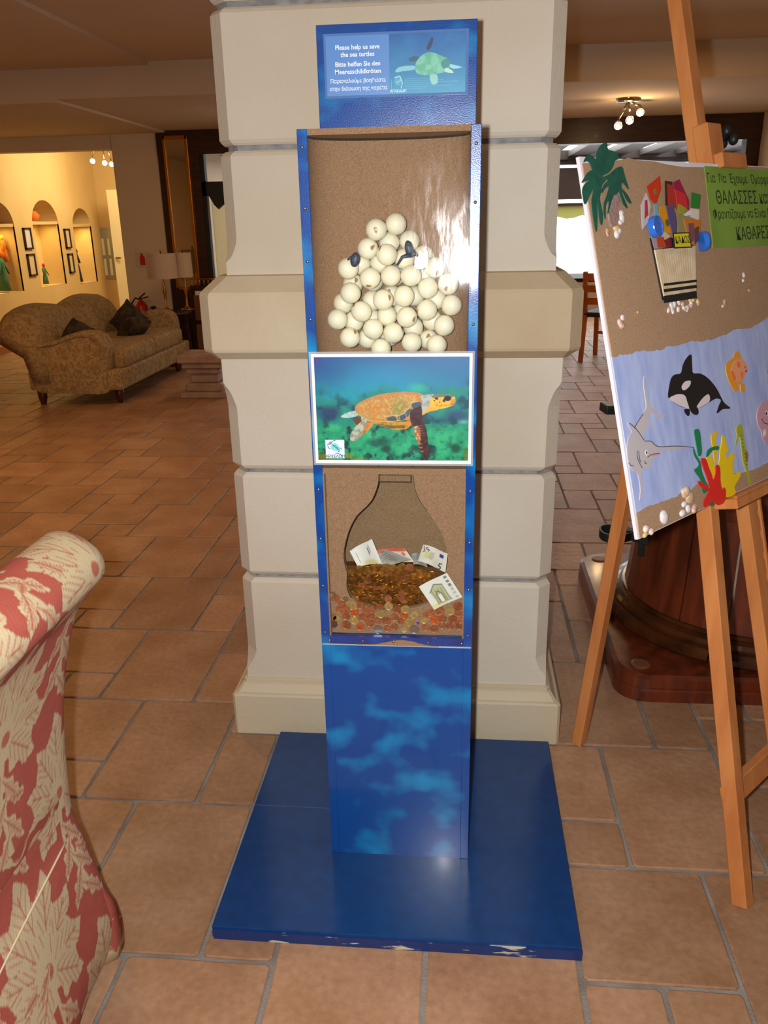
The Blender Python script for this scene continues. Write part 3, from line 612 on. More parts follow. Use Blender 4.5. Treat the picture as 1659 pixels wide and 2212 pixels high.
for pts in ([(205, 915), (230, 905), (262, 880), (285, 872)], [(222, 895), (238, 885), (245, 905), (225, 912)], [(210, 925), (215, 945), (235, 955)], [(300, 975), (318, 985)], [(320, 955), (338, 945), (336, 965)], [(255, 915), (300, 955), (325, 975)], [(262, 930), (285, 920), (290, 945), (310, 945)], [(280, 1000), (300, 996), (330, 1010), (345, 1025)]):
    q = [pos(*c) for c in pts]; MB().tube([(p[0], YPO-0.0024, p[1]) for p in q], 0.0006, 5).build('emblem_stroke', navy, LG)
p = pos(277, 1028); text('emblem_lettering', 'ΑΡΧΕΛΩΝ', 0.0078, (p[0], YPO-0.0024, p[1]), (1, 0, 0), (0, 0, 1), navy, LG, bold=0.012)

# ------------------------------------------------------------------ eggs
EG = [(672,872,0),(830,825,1),(625,1030,1),(790,995,2),(750,1075,0),(945,1010,2),(1010,1110,2),(925,1130,1),(450,1180,0),(575,1180,2),(690,1150,2),(645,1255,0),(795,1230,1),(1140,1175,1),(950,1270,0),(1055,1190,2),(495,1310,1),(645,1330,2),(795,1310,2),(1090,1305,1),(1205,1330,0),(467,1380,0),(640,1425,1),(800,1385,1),(908,1412,0),(975,1400,2),(745,1450,0),(430,1460,1),(575,1508,0),(1065,1500,0),(1260,1485,0),(1140,1440,1),(910,1560,0),(368,1585,0),(515,1590,1),(660,1560,2),(760,1580,1),(840,1530,2),(1115,1600,1),(1210,1640,0),(655,1645,0),(822,1660,0),(965,1630,1),(465,1722,0),(610,1720,1),(725,1795,0),(908,1740,0),(780,1720,2),(1065,1715,1),(1165,1755,0)]
RE = 0.0193
M_EGG = pbr('egg_shell', (226, 220, 192), 0.35, rgb2=(150, 120, 84), scale=34, detail=1, lo=0.70, hi=0.73, coat=0.2, coords='Object', rnd=0.04)
_n = M_EGG.node_tree   # dirt marks differ from egg to egg
pos3 = []
for (cx_, cy_, l_) in EG:
    p = fy(630+cx_/3.687, 260+cy_/3.687, 1.545+0.017*l_); pos3.append(p)
pos3 = np.array(pos3); tgt = pos3.copy()
for it in range(160):
    for i in range(len(pos3)):
        d = pos3-pos3[i]; r_ = np.linalg.norm(d, axis=1); r_[i] = 9
        for j in np.where(r_ < 2*RE)[0]:
            n_ = d[j]/(r_[j]+1e-9); ov = 2*RE-r_[j]; w_ = np.array([0.35, 1.0, 0.35]); pos3[j] += n_*w_*ov*0.4; pos3[i] -= n_*w_*ov*0.4
    pos3 += (tgt-pos3)*np.array([0.02, 0.0, 0.02]); pos3[:, 1] = [min(max(q[1], YF+RE+0.006), max(lin_y(q[0])-RE*1.12, YF+RE+0.006)) for q in pos3]
ORD = ['first', 'second', 'third', 'fourth', 'fifth', 'sixth', 'seventh', 'eighth', 'ninth', 'tenth', 'eleventh', 'twelfth', 'thirteenth', 'fourteenth', 'fifteenth', 'sixteenth', 'seventeenth', 'eighteenth', 'nineteenth', 'twentieth']
def in_rows(pts, n):
    """(row from the bottom, place from the left) for points (x, z)"""
    zs = [p[1] for p in pts]; lo, hi = min(zs), max(zs)+1e-6; rw = [int((z-lo)/(hi-lo)*n) for z in zs]
    return [(rw[i], sorted(j for j in range(len(pts)) if rw[j] == rw[i] and (pts[j][0], j) < (pts[i][0], i)).__len__()) for i in range(len(pts))]
erow = in_rows([(p[0], p[2]) for p in pos3], 8)
base_me = None
for k, p in enumerate(pos3):
    if base_me is None:
        mb = MB(); mb.ell((0, 0, 0), (RE, RE, RE), 28, 18); base_me = mb.mesh('egg'); base_me.materials.append(M_EGG); base_me.polygons.foreach_set('use_smooth', [True]*len(base_me.polygons))
    o = bpy.data.objects.new('turtle_egg', base_me); COL.objects.link(o); o.location = p; o.rotation_euler = (random.uniform(0, 6), random.uniform(0, 6), random.uniform(0, 6)); o.scale = (0.985, 0.985, 0.985)
    tag(o, 'white round turtle egg, %s from the left in the %s row up of the heap' % (ORD[erow[k][1]], ORD[erow[k][0]]), 'egg', 'turtle eggs heaped behind the clear front')
    if k == 0: o['label'] = 'whole white turtle egg at the very top left of the heap'; 
    if k == 1: o['label'] = 'hazy white turtle egg at the very top right of the heap'
    if k == 33: o['label'] = 'leftmost white turtle egg in the heap, low beside the sand'
    if k == 30: o['label'] = 'rightmost white turtle egg in the heap, under the flash glare'
    if k == 45: o['label'] = 'lowest white turtle egg, its bottom just hidden by the poster'
# hatchlings poking out, and one cracked shell
M_HATCH = pbr('hatchling_skin', (58, 74, 92), 0.5, rgb2=(36, 44, 58), scale=200)
def px_e(cx_, cy_, Y): return fy(630+cx_/3.687, 260+cy_/3.687, Y)
def hatch(parts, label, loc):
    t_ = thing('hatchling', loc, label, 'figurine', 'toy hatchlings among the eggs')
    for nm, pts in parts:
        if nm == 'shell': MB().ell(pts[0], pts[1], 14, 9, rot=Euler((0, pts[2], 0))).build('shell', M_HATCH, t_, True)
        else: MB().tube(pts[0], pts[1], 7).build(nm, M_HATCH, t_, True)
    return t_
p = px_e(505, 1110, 1.527); hatch([('shell', (p, (0.0085, 0.006, 0.013), 0.25)), ('flipper', ([px_e(480, 1090, 1.527), px_e(445, 1110, 1.528)], [0.003, 0.0015]))], 'dark hatchling head breaking out of the egg at the left of the heap', p)
p = px_e(935, 1030, 1.528)
hatch([('shell', (px_e(935, 1025, 1.528), (0.0075, 0.005, 0.015), -0.2)), ('flipper', ([px_e(945, 1070, 1.527), px_e(880, 1090, 1.525), px_e(838, 1155, 1.525)], [0.005, 0.003, 0.0018])), ('flipper', ([px_e(950, 1070, 1.527), px_e(985, 1060, 1.527), px_e(1005, 1085, 1.527)], [0.005, 0.004, 0.0015])), ('head', ([px_e(932, 1000, 1.527), px_e(934, 965, 1.526)], [0.005, 0.002]))], 'dark blue hatchling with spread flippers among the upper eggs', p)
t_ = MB(); c = px_e(1035, 1095, 1.528)
pts = crom([(-0.012, -0.016), (0.004, -0.018), (0.012, -0.004), (0.010, 0.012), (0.004, 0.017), (0.006, 0.006), (-0.002, 0.013), (-0.005, 0.004), (-0.010, 0.006)], 4)
t_.prism([(q[0], q[1]) for q in pts], c, (1, 0, 0), (0, 0, 1), (0, 1, 0), 0, 0.0012)
tag(t_.build('egg_shell_fragment', M_EGG, None), 'broken piece of white eggshell beside the upper hatchling', 'eggshell')

# ------------------------------------------------------------------ coins and notes
M_COP = [pbr('copper_coin', (184, 114, 74), 0.38, 0.45, rgb2=(148, 84, 52), scale=160, rnd=0.18), pbr('bright_copper_coin', (232, 128, 62), 0.3, 0.6, rgb2=(190, 80, 30), scale=160), pbr('brown_coin', (96, 66, 60), 0.45, 0.4)]
M_BRASS = pbr('brass_coin', (196, 168, 104), 0.38, 0.5, rgb2=(168, 138, 80), scale=160, rnd=0.12); M_SIL = pbr('silver_coin', (176, 172, 166), 0.3, 0.9); M_GOLDP = pbr('pile_coin', (206, 150, 62), 0.32, 0.8, rgb2=(150, 94, 40), scale=120, rnd=0.3)
def coin_mesh(name, mats, r=0.0095, t=0.0017, bim=False):
    m = MB(); n = 22
    prof = [(0.0, t/2-0.0002), (r*0.62, t/2-0.0002), (r*0.86, t/2-0.0002), (r*0.90, t/2), (r*0.985, t/2), (r, t/2-0.0002), (r, -t/2), (0.0, -t/2)]
    rs = [[(max(q, 1e-5)*math.cos(2*math.pi*k/n), h, max(q, 1e-5)*math.sin(2*math.pi*k/n)) for k in range(n)] for q, h in prof]
    rs = [[(a, -b, c) for a, b, c in R] for R in rs]
    m.rings(rs, cap=True); me = m.mesh(name)
    for mm in mats: me.materials.append(mm)
    if bim:
        for f in me.polygons:
            c = f.center
            if math.hypot(c[0], c[2]) < r*0.62 and c[1] < 0: f.material_index = 1
    return me
CM = {'c': coin_mesh('coin', [M_COP[0]]), 'o': coin_mesh('coin', [M_COP[1]]), 'd': coin_mesh('coin', [M_COP[2]]), 'b': coin_mesh('coin', [M_BRASS]), 's': coin_mesh('coin', [M_SIL]), 'E': coin_mesh('coin', [M_BRASS, M_SIL], 0.0095, 0.0017, True), 'F': coin_mesh('coin', [M_SIL, M_BRASS], 0.0095, 0.0017, True), 'p': coin_mesh('coin', [M_GOLDP])}
CO = [(40,802,'c',40),(90,830,'F',70),(125,838,'c',48),(240,850,'E',60),(200,905,'c',45),(325,922,'b',60),(410,920,'c',48),(180,965,'c',50),(245,970,'c',50),(345,1005,'o',45),(475,990,'c',50),(540,970,'c',46),(40,1052,'c',40),(145,1075,'b',55),(245,1045,'c',45),(340,1090,'b',50),(435,1055,'c',50),(525,1040,'c',45),(80,1132,'d',48),(250,1142,'c',55),(410,1160,'o',48),(510,1120,'c',50),(605,1190,'s',55),(600,1095,'c',45),(635,1015,'b',52),(700,1095,'c',52),(708,1182,'c',42),(725,930,'b',52),(720,850,'c',45),(790,1055,'c',48),(790,1160,'c',42),(820,968,'c',52),(860,1100,'c',38),(895,1035,'o',42),(910,965,'b',52),(900,1185,'b',45),(950,1108,'b',58),(1005,1022,'b',52),(1010,1190,'s',52),(1120,1080,'b',50),(1140,1168,'c',45),(1190,1005,'c',48),(1235,1185,'c',48),(1240,1085,'o',55),(1295,980,'c',55),(1325,1070,'c',48),(1320,1150,'c',42),(1410,985,'b',55),(1440,1075,'c',50),(1410,1150,'c',45),(1500,930,'c',52),(1510,1000,'c',50),(1510,1150,'c',50),(1570,940,'c',48),(1590,1080,'c',50),(1140,1030,'c',38)]
CN = {'c': ('dull copper coin lying loose against the sand below the nest hollow', 'loose copper coins'), 'o': ('bright orange copper coin shining loose against the sand', 'shining copper coins'), 'b': ('pale brass coin lying loose among the copper coins', 'loose brass coins'), 's': ('silver coin loose in the bottom row of coins', 'silver coins'), 'd': ('very dark brown coin at the bottom left corner of the window', None), 'E': ('gold rimmed coin with silver centre left of the coin pile', None), 'F': ('large silver rimmed coin behind two copper coins at far left', None)}
def px_c(cx_, cy_, Y): return fy(700+cx_/5.184, 1130+cy_/5.184, Y)
crow = in_rows([(c[0], -c[1]) for c in CO], 5)
placed = []
for k, (cx_, cy_, ty, rr_) in enumerate(CO):
    lay = 0; p0 = px_c(cx_, cy_, 1.53)
    for (qx, qz, ql, qr) in placed:
        if math.hypot(qx-p0[0], qz-p0[2]) < (rr_+qr)*0.000188: lay = max(lay, ql+1)
    lay = lay % 5; placed.append((p0[0], p0[2], lay, rr_))
    p = px_c(cx_, cy_, YS-0.0012-0.0019*lay)
    o = bpy.data.objects.new('coin', CM[ty]); COL.objects.link(o); o.location = (min(max(p[0], XL+T+0.006), XR-T-0.006), p[1], p[2]); s_ = rr_/51.0*0.0093/0.0095; o.scale = (s_, 0.9, s_)
    o.rotation_euler = (0, random.uniform(0, 6), 0)
    lab, grp = CN[ty]
    if ty in 'cobs': lab = {'c': 'dull copper coin', 'o': 'bright orange coin', 'b': 'pale brass coin', 's': 'silver coin'}[ty] + ', %s from the left in the %s row up from the sill' % (ORD[crow[k][1]], ORD[crow[k][0]])
    tag(o, lab, 'coin', grp)
gem = MB(); c = px_c(1050, 1118, YF+0.004); gem.lathe((c[0], c[1], c[2]), [(0.0, -0.004), (0.004, 0), (0.0025, 0.0015), (0, 0.0015)], 6); tag(gem.build('bead', pbr('violet_glass', (120, 30, 200), 0.1), None), 'tiny violet glass bead among the loose coins', 'bead')
# the pile inside the hollow: coins lying nearly flat, one on another
poly = [(262,560),(330,500),(500,500),(700,485),(900,485),(1050,515),(1200,560),(1215,640),(1150,760),(1160,900),(980,955),(760,990),(600,950),(450,880),(310,830),(258,720)]
def inpoly(x, y):
    r = False
    for i in range(len(poly)):
        xa_, ya_ = poly[i]; xb_, yb_ = poly[(i+1) % len(poly)]
        if (ya_ > y) != (yb_ > y) and x < (xb_-xa_)*(y-ya_)/(yb_-ya_)+xa_: r = not r
    return r
row = 0; yy = 500; npile = 0
while yy < 1000:
    xx = 262 + (row % 3)*31
    while xx < 1240:
        jx = xx + random.uniform(-12, 12); jy = yy + random.uniform(-7, 7)
        if inpoly(jx, jy):
            p = px_c(jx, jy, 1.5545 + 0.0035*(row % 4) - 0.004*((yy-500)/500))
            o = bpy.data.objects.new('coin', CM['p'] if random.random() < 0.86 else CM['c']); COL.objects.link(o); o.location = p
            o.rotation_euler = Euler((math.radians(-random.uniform(48, 78) + (18 if row < 3 else 0)), 0, 0)).to_matrix().to_euler() if False else (math.radians(-random.uniform(40, 72) if row < 4 else -random.uniform(52, 78)), random.uniform(-0.35, 0.35), random.uniform(-0.25, 0.25))
            s_ = random.uniform(0.92, 1.2); o.scale = (s_, 1.0, s_)
            tag(o, 'dark gold coin in the pile filling the nest hollow', 'coin', 'coins piled in the nest hollow'); npile += 1
        xx += 86
    yy += 27; row += 1
box('coin_bed', (-0.235, 1.575, 0.655), (-0.03, 1.598, 0.728), pbr('coin_bed_dark', (110, 72, 34), 0.5, 0.6), ST)
def note(corners, Y, canvas_fn, label, bend=0.006, tilt=0.0):
    A, B, C_, D = [px_c(*c, Y) for c in corners]
    n, m = 70, 44; cv_ = Canvas(0, 0, 120, 76, n, m, (214, 214, 196)); canvas_fn(cv_)
    u = np.linspace(0, 1, n)[None, :, None]; v = np.linspace(0, 1, m)[:, None, None]
    P_ = (A*(1-u)+B*u)*(1-v) + (D*(1-u)+C_*u)*v; P_[..., 1] += (bend*np.sin(np.pi*u*1.3+0.4)+tilt*(u-0.5))[..., 0]
    o_ = link('banknote', grid_mesh('banknote', P_, lin(cv_.c)), MATS.get('note_print') or painted('note_print', 0.6)); tag(o_, label, 'banknote')
    return o_
def n_plain(c): c.c[:] = (222, 224, 216); c.blend(np.clip((c.noise(30)-0.5)*2, 0, 1)*0.4, (190, 200, 190)); c.line([(80, 20), (80, 40)], 5, (110, 110, 110)); c.line([(88, 12), (88, 34)], 4, (140, 140, 140)); c.line([(20, 20), (20, 62)], 2, (120, 120, 120)); c.ell(70, 70, 50, 16, (196, 190, 120), 0.7, 0.5)
def n_grey(c): c.c[:] = (150, 152, 146); c.blend(np.clip((c.noise(20)-0.45)*3, 0, 1)*0.6, (110, 114, 110)); [c.line([(20, 20+k*9), (90, 16+k*10)], 2, (84, 88, 88), 0.7) for k in range(5)]
def n_red(c): c.c[:] = (214, 206, 192); c.poly([(0, 0), (120, 0), (120, 16), (0, 18)], (208, 96, 66), 0); c.ell(100, 30, 8, 12, (190, 90, 80), 0.7); c.ell(90, 60, 30, 16, (206, 172, 90), 0.7, 0.4)
def n_five(c): c.c[:] = (206, 204, 190); c.blend(np.clip((c.noise(25)-0.5)*3, 0, 1)*0.4, (170, 172, 160)); c.poly([(84, 14), (104, 14), (104, 28), (84, 28)], (50, 52, 120), 0); c.ell(30, 40, 14, 20, (190, 184, 90), 0.7, 0.5); c.line([(8, 8), (16, 26), (10, 30)], 4, (90, 96, 86)); [c.line([(44+k*5, 22), (40+k*5, 52)], 2, (130, 130, 110)) for k in range(4)]
def n_arch(c):
    c.c[:] = (214, 214, 204); c.blend(np.clip((c.noise(40)-0.5)*2, 0, 1)*0.3, (190, 200, 200)); c.poly([(0, 62), (60, 62), (60, 76), (0, 76)], (206, 204, 130), 0, 0.7)
    c.poly([(22, 30), (50, 14), (80, 22), (82, 66), (26, 66)], (176, 178, 140), 0); c.line([(22, 30), (50, 14), (80, 22)], 3, (100, 104, 90))
    for k in range(5): c.line([(30+k*12, 28), (30+k*12, 66)], 2.5, (112, 116, 90))
    c.line([(38, 66), (38, 42), (48, 34), (60, 42), (60, 66)], 3, (96, 100, 70)); c.poly([(43, 66), (43, 46), (54, 44), (55, 66)], (222, 222, 214), 0)
    for k in range(6): c.poly([(98, 4+k*12), (110, 4+k*12), (110, 12+k*12), (98, 12+k*12)], (120, 122, 122) if k < 3 else (176, 176, 176), 0)
    c.line([(24, 68), (84, 68)], 2, (120, 124, 100))
nt_ = note([(285, 320), (540, 165), (650, 440), (380, 500)], 1.566, n_plain, 'pale folded banknote standing at the left of the coin pile')
note([(580, 310), (905, 270), (1010, 420), (640, 470)], 1.572, n_red, 'red edged banknote at the back of the coin pile')
note([(560, 375), (690, 285), (980, 400), (700, 500)], 1.562, n_grey, 'grey folded banknote lying over the red edged one', 0.004)
note([(975, 360), (1100, 320), (1160, 480), (1000, 470)], 1.575, n_grey, 'crumpled greenish banknote tucked behind the five note')
n5 = note([(1110, 245), (1385, 330), (1360, 540), (1050, 430)], 1.560, n_five, 'folded five banknote at the upper right of the coin pile')
note([(1060, 715), (1375, 550), (1550, 820), (1235, 975)], YS-0.008, n_arch, 'banknote with a printed arch leaning in front of the sand at the right', 0.003)
for s_, (cx_, cy_), sz, ang in (('5', (1290, 490), 0.021, -0.35), ('5', (1160, 290), 0.013, -2.6)):
    p = px_c(cx_, cy_, 1.553); ca, sa = math.cos(ang), math.sin(ang); text('numeral', s_, sz, (p[0], p[1], p[2]), (ca, 0, sa), (-sa, 0, ca), flat((70, 78, 74)), n5, bold=0.01)

# ================================================================== easel with the children's sea board
TH, LN = math.radians(42.517), math.radians(14.982)
ED = np.array([math.sin(TH), math.cos(TH), 0]); EB = np.array([-math.cos(TH), math.sin(TH), 0]); EU = EB*math.sin(LN) + np.array([0, 0, math.cos(LN)])
EN = np.cross(ED, EU); EN = EN if EN @ np.array([0, -1.0, 0]) > 0 else -EN
EP = np.array([0.62, 1.46, 0.0]); EW = 0.271
M_BEECH = pbr('beech_wood', (206, 136, 78), 0.42, rgb2=(188, 116, 62), scale=9, detail=5, stretch=(3, 3, 0.4), coat=0.15)
EA = thing('easel', (0.72, 1.75, 0), 'tall beech wood artist easel holding the sea board at the right', 'easel')
def ep(a, s, n=0.0): return EP + ED*a + EU*s + EN*n
def bar(nm, a, b, w, t, side=None, bev=0.002): return MB().beam(a, b, w, t, ED if side is None else side).build(nm, M_BEECH, EA, False, bev, 1)
LT = 1.50
def grounded(top, foot): return foot
bar('leg', EP + np.array([0, 0, 0.0]), ep(EW-0.105, LT, -0.012), 0.034, 0.034)
bar('leg', EP + ED*2*EW, ep(EW+0.105, LT, -0.012), 0.034, 0.034)
rear = np.array([0.345, 2.025, 0.0]); bar('leg', rear, ep(EW, 1.55, -0.05), 0.032, 0.03)
bar('yoke', ep(EW-0.14, 1.46, -0.03), ep(EW+0.14, 1.46, -0.03), 0.05, 0.018, EU)
mast = bar('mast', ep(EW, 0.24, -0.012), ep(EW, 2.3, -0.012), 0.040, 0.030)
teeth = MB(); s = 0.30
while s < 0.95:
    teeth.prism([(0, s), (0.014, s+0.008), (0.014, s+0.028), (0, s+0.05)], EP + ED*(EW+0.020), ED, EU, EN, -0.024, 0.000); s += 0.05
teeth.build('ratchet', M_BEECH, mast)
bar('ratchet_rail', ep(EW+0.038, 0.28, -0.012), ep(EW+0.038, 1.0, -0.012), 0.012, 0.03)
bar('cross_bar', ep(0.012, 0.235, -0.012), ep(2*EW-0.012, 0.235, -0.012), 0.05, 0.022, EU)
# the tray the board rests on, and the clamp over its top edge
a0 = 0.095
bar('tray', ep(a0, 0.8635, 0.024), ep(2*EW-a0, 0.8635, 0.024), 0.021, 0.07, EU)
bar('tray_lip', ep(a0, 0.877, 0.056), ep(2*EW-a0, 0.877, 0.056), 0.006, 0.010, EU)
bar('slider', ep(EW, 0.838, 0.004), ep(EW, 0.876, 0.004), 0.046, 0.026)
bar('clamp_block', ep(EW+0.006, 1.535, 0.009), ep(EW+0.006, 1.632, 0.009), 0.060, 0.034)
bar('clamp_jaw', ep(EW-0.012, 1.553, 0.030), ep(EW+0.095, 1.553, 0.030), 0.030, 0.026, EU)
M_BLACK = pbr('black_plastic', (20, 22, 24), 0.5)
kn = MB(); kc = ep(EW+0.085, 1.612, 0.006)
for k in range(3):
    an = 2*math.pi*k/3; kn.ell(kc + ED*0.014 + (EU*math.cos(an) + EN*math.sin(an))*0.014, (0.011, 0.012, 0.012), 10, 7)
kn.tube([kc-ED*0.03, kc+ED*0.02], 0.006, 8); kn.build('clamp_knob', M_BLACK, EA, True)

BO = thing('sea_board', tuple(ep(EW, 0.875, 0.03)), 'handmade collage board of beach and sea animals standing on the easel', 'collage board')
BT = 0.007; BA0, BA1, BS0, BS1 = -0.224, 2*EW+0.224, 0.875, 1.547
def bpt(px, py, off=0.0):
    """board coordinates (a, s) of the point of its face seen in that direction"""
    r = ray(px, py); o = EP + EN*(0.03+off); t = ((o-CAMP) @ EN)/(r @ EN); p = CAMP + r*t - EP; return (float(p @ ED), float(p @ EU))
FACE0 = 0.030
M_FOAM = pbr('foam_board', (232, 228, 236), 0.7); M_BSAND = pbr('board_sand', (186, 152, 118), 0.95, rgb2=(164, 132, 102), scale=300, detail=4, lo=0.3, hi=0.7, bump=0.3, bscale=700)
M_SEA = pbr('painted_sea', (184, 200, 244), 0.75, rgb2=(158, 176, 232), scale=5, detail=3, lo=0.35, hi=0.7, stretch=(9, 9, 0.5))
def onb(nm, pts, t0, t1, mat, par=None): return MB().prism([(p[0], p[1]) for p in pts], EP, ED, EU, EN, FACE0+t0, FACE0+t1).build(nm, mat, par or BO)
onb('panel', [(BA0, BS0), (BA1, BS0), (BA1, BS1), (BA0, BS1)], -BT, 0.0, M_FOAM)
d5 = lambda c: bpt(1259+c[0]/4.1475, 700+c[1]/4.1475); d4 = lambda c: bpt(1230+c[0]/3.867, 300+c[1]/3.867); d1 = lambda c: bpt(1190+c[0]/6.504, 280+c[1]/6.504)
edge = [d5(c) for c in ((212, 303), (290, 300), (330, 270), (400, 275), (480, 245), (600, 240), (700, 235), (740, 200), (830, 195), (950, 155), (1080, 155), (1180, 130), (1290, 90), (1340, 55), (1480, 40), (1560, 0))]
def jag(pts, amp, n=10, seed=1):
    r = random.Random(seed); out = []
    for p, q in zip(pts[:-1], pts[1:]):
        for k in range(n): t = k/n; out.append((p[0]+(q[0]-p[0])*t, p[1]+(q[1]-p[1])*t + (r.uniform(-amp, amp) if k else 0)))
    return out + [pts[-1]]
le = edge[-1]; edge += [(le[0]+0.15, le[1]+0.03), (le[0]+0.3, le[1]+0.0), (BA1, le[1]+0.03)]; edge[0] = (BA0+0.004, edge[0][1])
edge = jag(edge, 0.0016, 5)
topw = [(BA1, BS1-0.004), (EW+0.1, BS1-0.002), d4((1110, 240)), d4((950, 238)), d4((820, 220)), d4((700, 192)), d4((560, 180)), d4((480, 160)), d4((420, 180)), (BA0+0.03, BS1-0.01), (BA0+0.004, BS1-0.012)]
onb('sand_layer', list(edge) + topw, 0.0, 0.0022, M_BSAND)
bot = [d5(c) for c in ((455, 1700), (560, 1640), (650, 1610), (740, 1580), (840, 1545), (880, 1500), (960, 1490), (1010, 1440), (1150, 1430), (1260, 1420), (1330, 1340), (1400, 1340), (1480, 1320), (1560, 1290), (1659, 1240))]
bot[0] = (BA0+0.012, bot[0][1]); l_ = bot[-1]; bot += [(l_[0]+0.2, l_[1]+0.01), (BA1, l_[1]-0.01)]; bot = jag(bot, 0.001, 4, 3)
onb('sea_layer', [(BA0+0.006, bot[0][1])] + list(bot) + [(BA1, BS1-0.1)] + [(p[0], p[1]+0.004) for p in edge[::-1]], 0.0, 0.0010, M_SEA)
onb('sand_layer', list(bot[::-1]) + [(BA0+0.006, bot[0][1]), (BA0+0.004, BS0+0.002), (BA1, BS0+0.002)], 0.0, 0.0022, M_BSAND)
def cut(nm, pts, f, col, t0=0.0022, t1=0.0034, n=4, par=None, rough=0.6):
    q = [f(c) for c in pts]; q = crom(q, n) if n else q
    return onb(nm, q, t0, t1, flat(col, rough) if isinstance(col, tuple) else col, par)
# orca
orca = cut('orca_cutout', [(757,645),(768,560),(785,490),(815,455),(872,440),(890,370),(920,310),(960,275),(967,340),(970,395),(978,440),(1040,445),(1100,478),(1160,540),(1200,600),(1240,680),(1262,712),(1312,756),(1245,763),(1195,800),(1212,735),(1232,682),(1190,668),(1150,685),(1110,710),(1060,740),(1010,752),(940,757),(885,745),(830,717),(780,682)], d5, (22, 22, 26), 0.0010, 0.0026)
for pts in ([(763,668),(830,632),(890,635),(916,670),(930,720),(936,758),(880,742),(820,712)], [(1010,742),(1050,680),(1090,640),(1115,632),(1126,660),(1120,695),(1080,725),(1030,748)], [(880,585),(875,560),(900,520),(940,508),(955,520),(945,555),(910,590),(888,593)]):
    cut('white_patch', pts, d5, (226, 218, 222), 0.0026, 0.0031, 4, orca)
cut('flipper', [(912,645),(920,690),(945,760),(965,797),(1000,816),(1022,800),(1016,760),(985,720),(950,690),(930,640)], d5, (22, 22, 26), 0.0026, 0.0036, 4, orca)
cut('flipper', [(898,765),(905,800),(930,826),(943,810),(940,765)], d5, (22, 22, 26), 0.0026, 0.0034, 4, orca)
# swordfish
GREYP = (196, 190, 196); M_INKB = flat((54, 50, 60))
sw = cut('swordfish_cutout', [(545,465),(558,560),(580,680),(602,740),(660,800),(700,815),(742,812),(700,836),(660,832),(595,790),(582,830),(575,880),(600,898),(630,915),(600,926),(565,912),(550,980),(541,1045),(590,1050),(630,1072),(668,1095),(820,1092),(985,1105),(820,1122),(672,1135),(692,1155),(665,1180),(630,1200),(600,1250),(616,1292),(580,1275),(550,1300),(527,1300),(515,1370),(526,1450),(520,1520),(500,1582),(507,1500),(500,1420),(480,1340),(440,1315),(405,1250),(388,1150),(392,1060),(410,1000),(430,965),(410,930),(392,885),(430,915),(455,932),(480,880),(520,820),(552,770),(560,720),(545,620),(535,530)], d5, GREYP, 0.0010, 0.0022, 3)
def stroke(nm, pts, f, r, par, mat=None, off=0.0024):
    q = [f(c) for c in pts]; q = crom(q, 4, False)
    return MB().tube([EP + ED*p[0] + EU*p[1] + EN*(FACE0+off) for p in q], r, 5).build(nm, mat or M_INKB, par)
for pts in ([(410,890),(470,945),(540,1045)], [(530,805),(480,880),(452,935)], [(475,1130),(482,1210),(522,1290)], [(490,1140),(495,1190),(505,1240)], [(400,1245),(420,1268),(445,1270)], [(570,1195),(610,1168),(680,1158)], [(545,1050),(600,1052),(665,1098),(820,1094),(985,1105)], [(545,1225),(548,1250),(560,1245)]):
    stroke('ink_line', pts, d5, 0.0007, sw)
cut('mouth', [(600,1178),(640,1160),(682,1156),(665,1172),(620,1185)], d5, (222, 150, 160), 0.0022, 0.0027, 3, sw)
e_ = d5((560, 1153)); MB().prism([(e_[0]+0.0042*math.cos(k*0.5236), e_[1]+0.0052*math.sin(k*0.5236)) for k in range(12)], EP, ED, EU, EN, FACE0+0.0022, FACE0+0.0027).build('eye', flat((236, 234, 236)), sw)
MB().prism([(e_[0]+0.002*math.cos(k*0.5236), e_[1]+0.0028*math.sin(k*0.5236)) for k in range(12)], EP, ED, EU, EN, FACE0+0.0027, FACE0+0.0031).build('pupil', flat((40, 40, 50)), sw)
# orange fish
of = cut('fish_cutout', [(1275,360),(1310,325),(1335,310),(1350,270),(1380,245),(1400,270),(1412,310),(1450,345),(1466,390),(1452,440),(1432,490),(1415,530),(1440,545),(1446,580),(1430,613),(1408,600),(1402,545),(1385,545),(1385,580),(1365,609),(1340,590),(1310,530),(1290,480),(1275,420)], d5, (232, 160, 50), 0.0010, 0.0022, 3)
cut('fish_body', [(1330,370),(1360,320),(1410,318),(1450,345),(1463,390),(1448,440),(1425,490),(1400,520),(1360,510),(1330,460),(1318,410)], d5, (236, 164, 124), 0.0022, 0.0027, 4, of)
for pts in ([(1365,345),(1390,340),(1400,385),(1375,390)], [(1315,430),(1335,425),(1360,490),(1340,505)], [(1400,440),(1420,430),(1425,470),(1405,490)]): cut('scale_patch', pts, d5, (238, 124, 56), 0.0027, 0.0030, 3, of)
e_ = d5((1442, 388)); MB().prism([(e_[0]+0.002*math.cos(k), e_[1]+0.003*math.sin(k)) for k in range(6)], EP, ED, EU, EN, FACE0+0.0027, FACE0+0.0031).build('eye', flat((80, 90, 130)), of)
cut('mouth', [(1440,425),(1458,408),(1460,425),(1448,438)], d5, (206, 60, 90), 0.0027, 0.0031, 3, of)
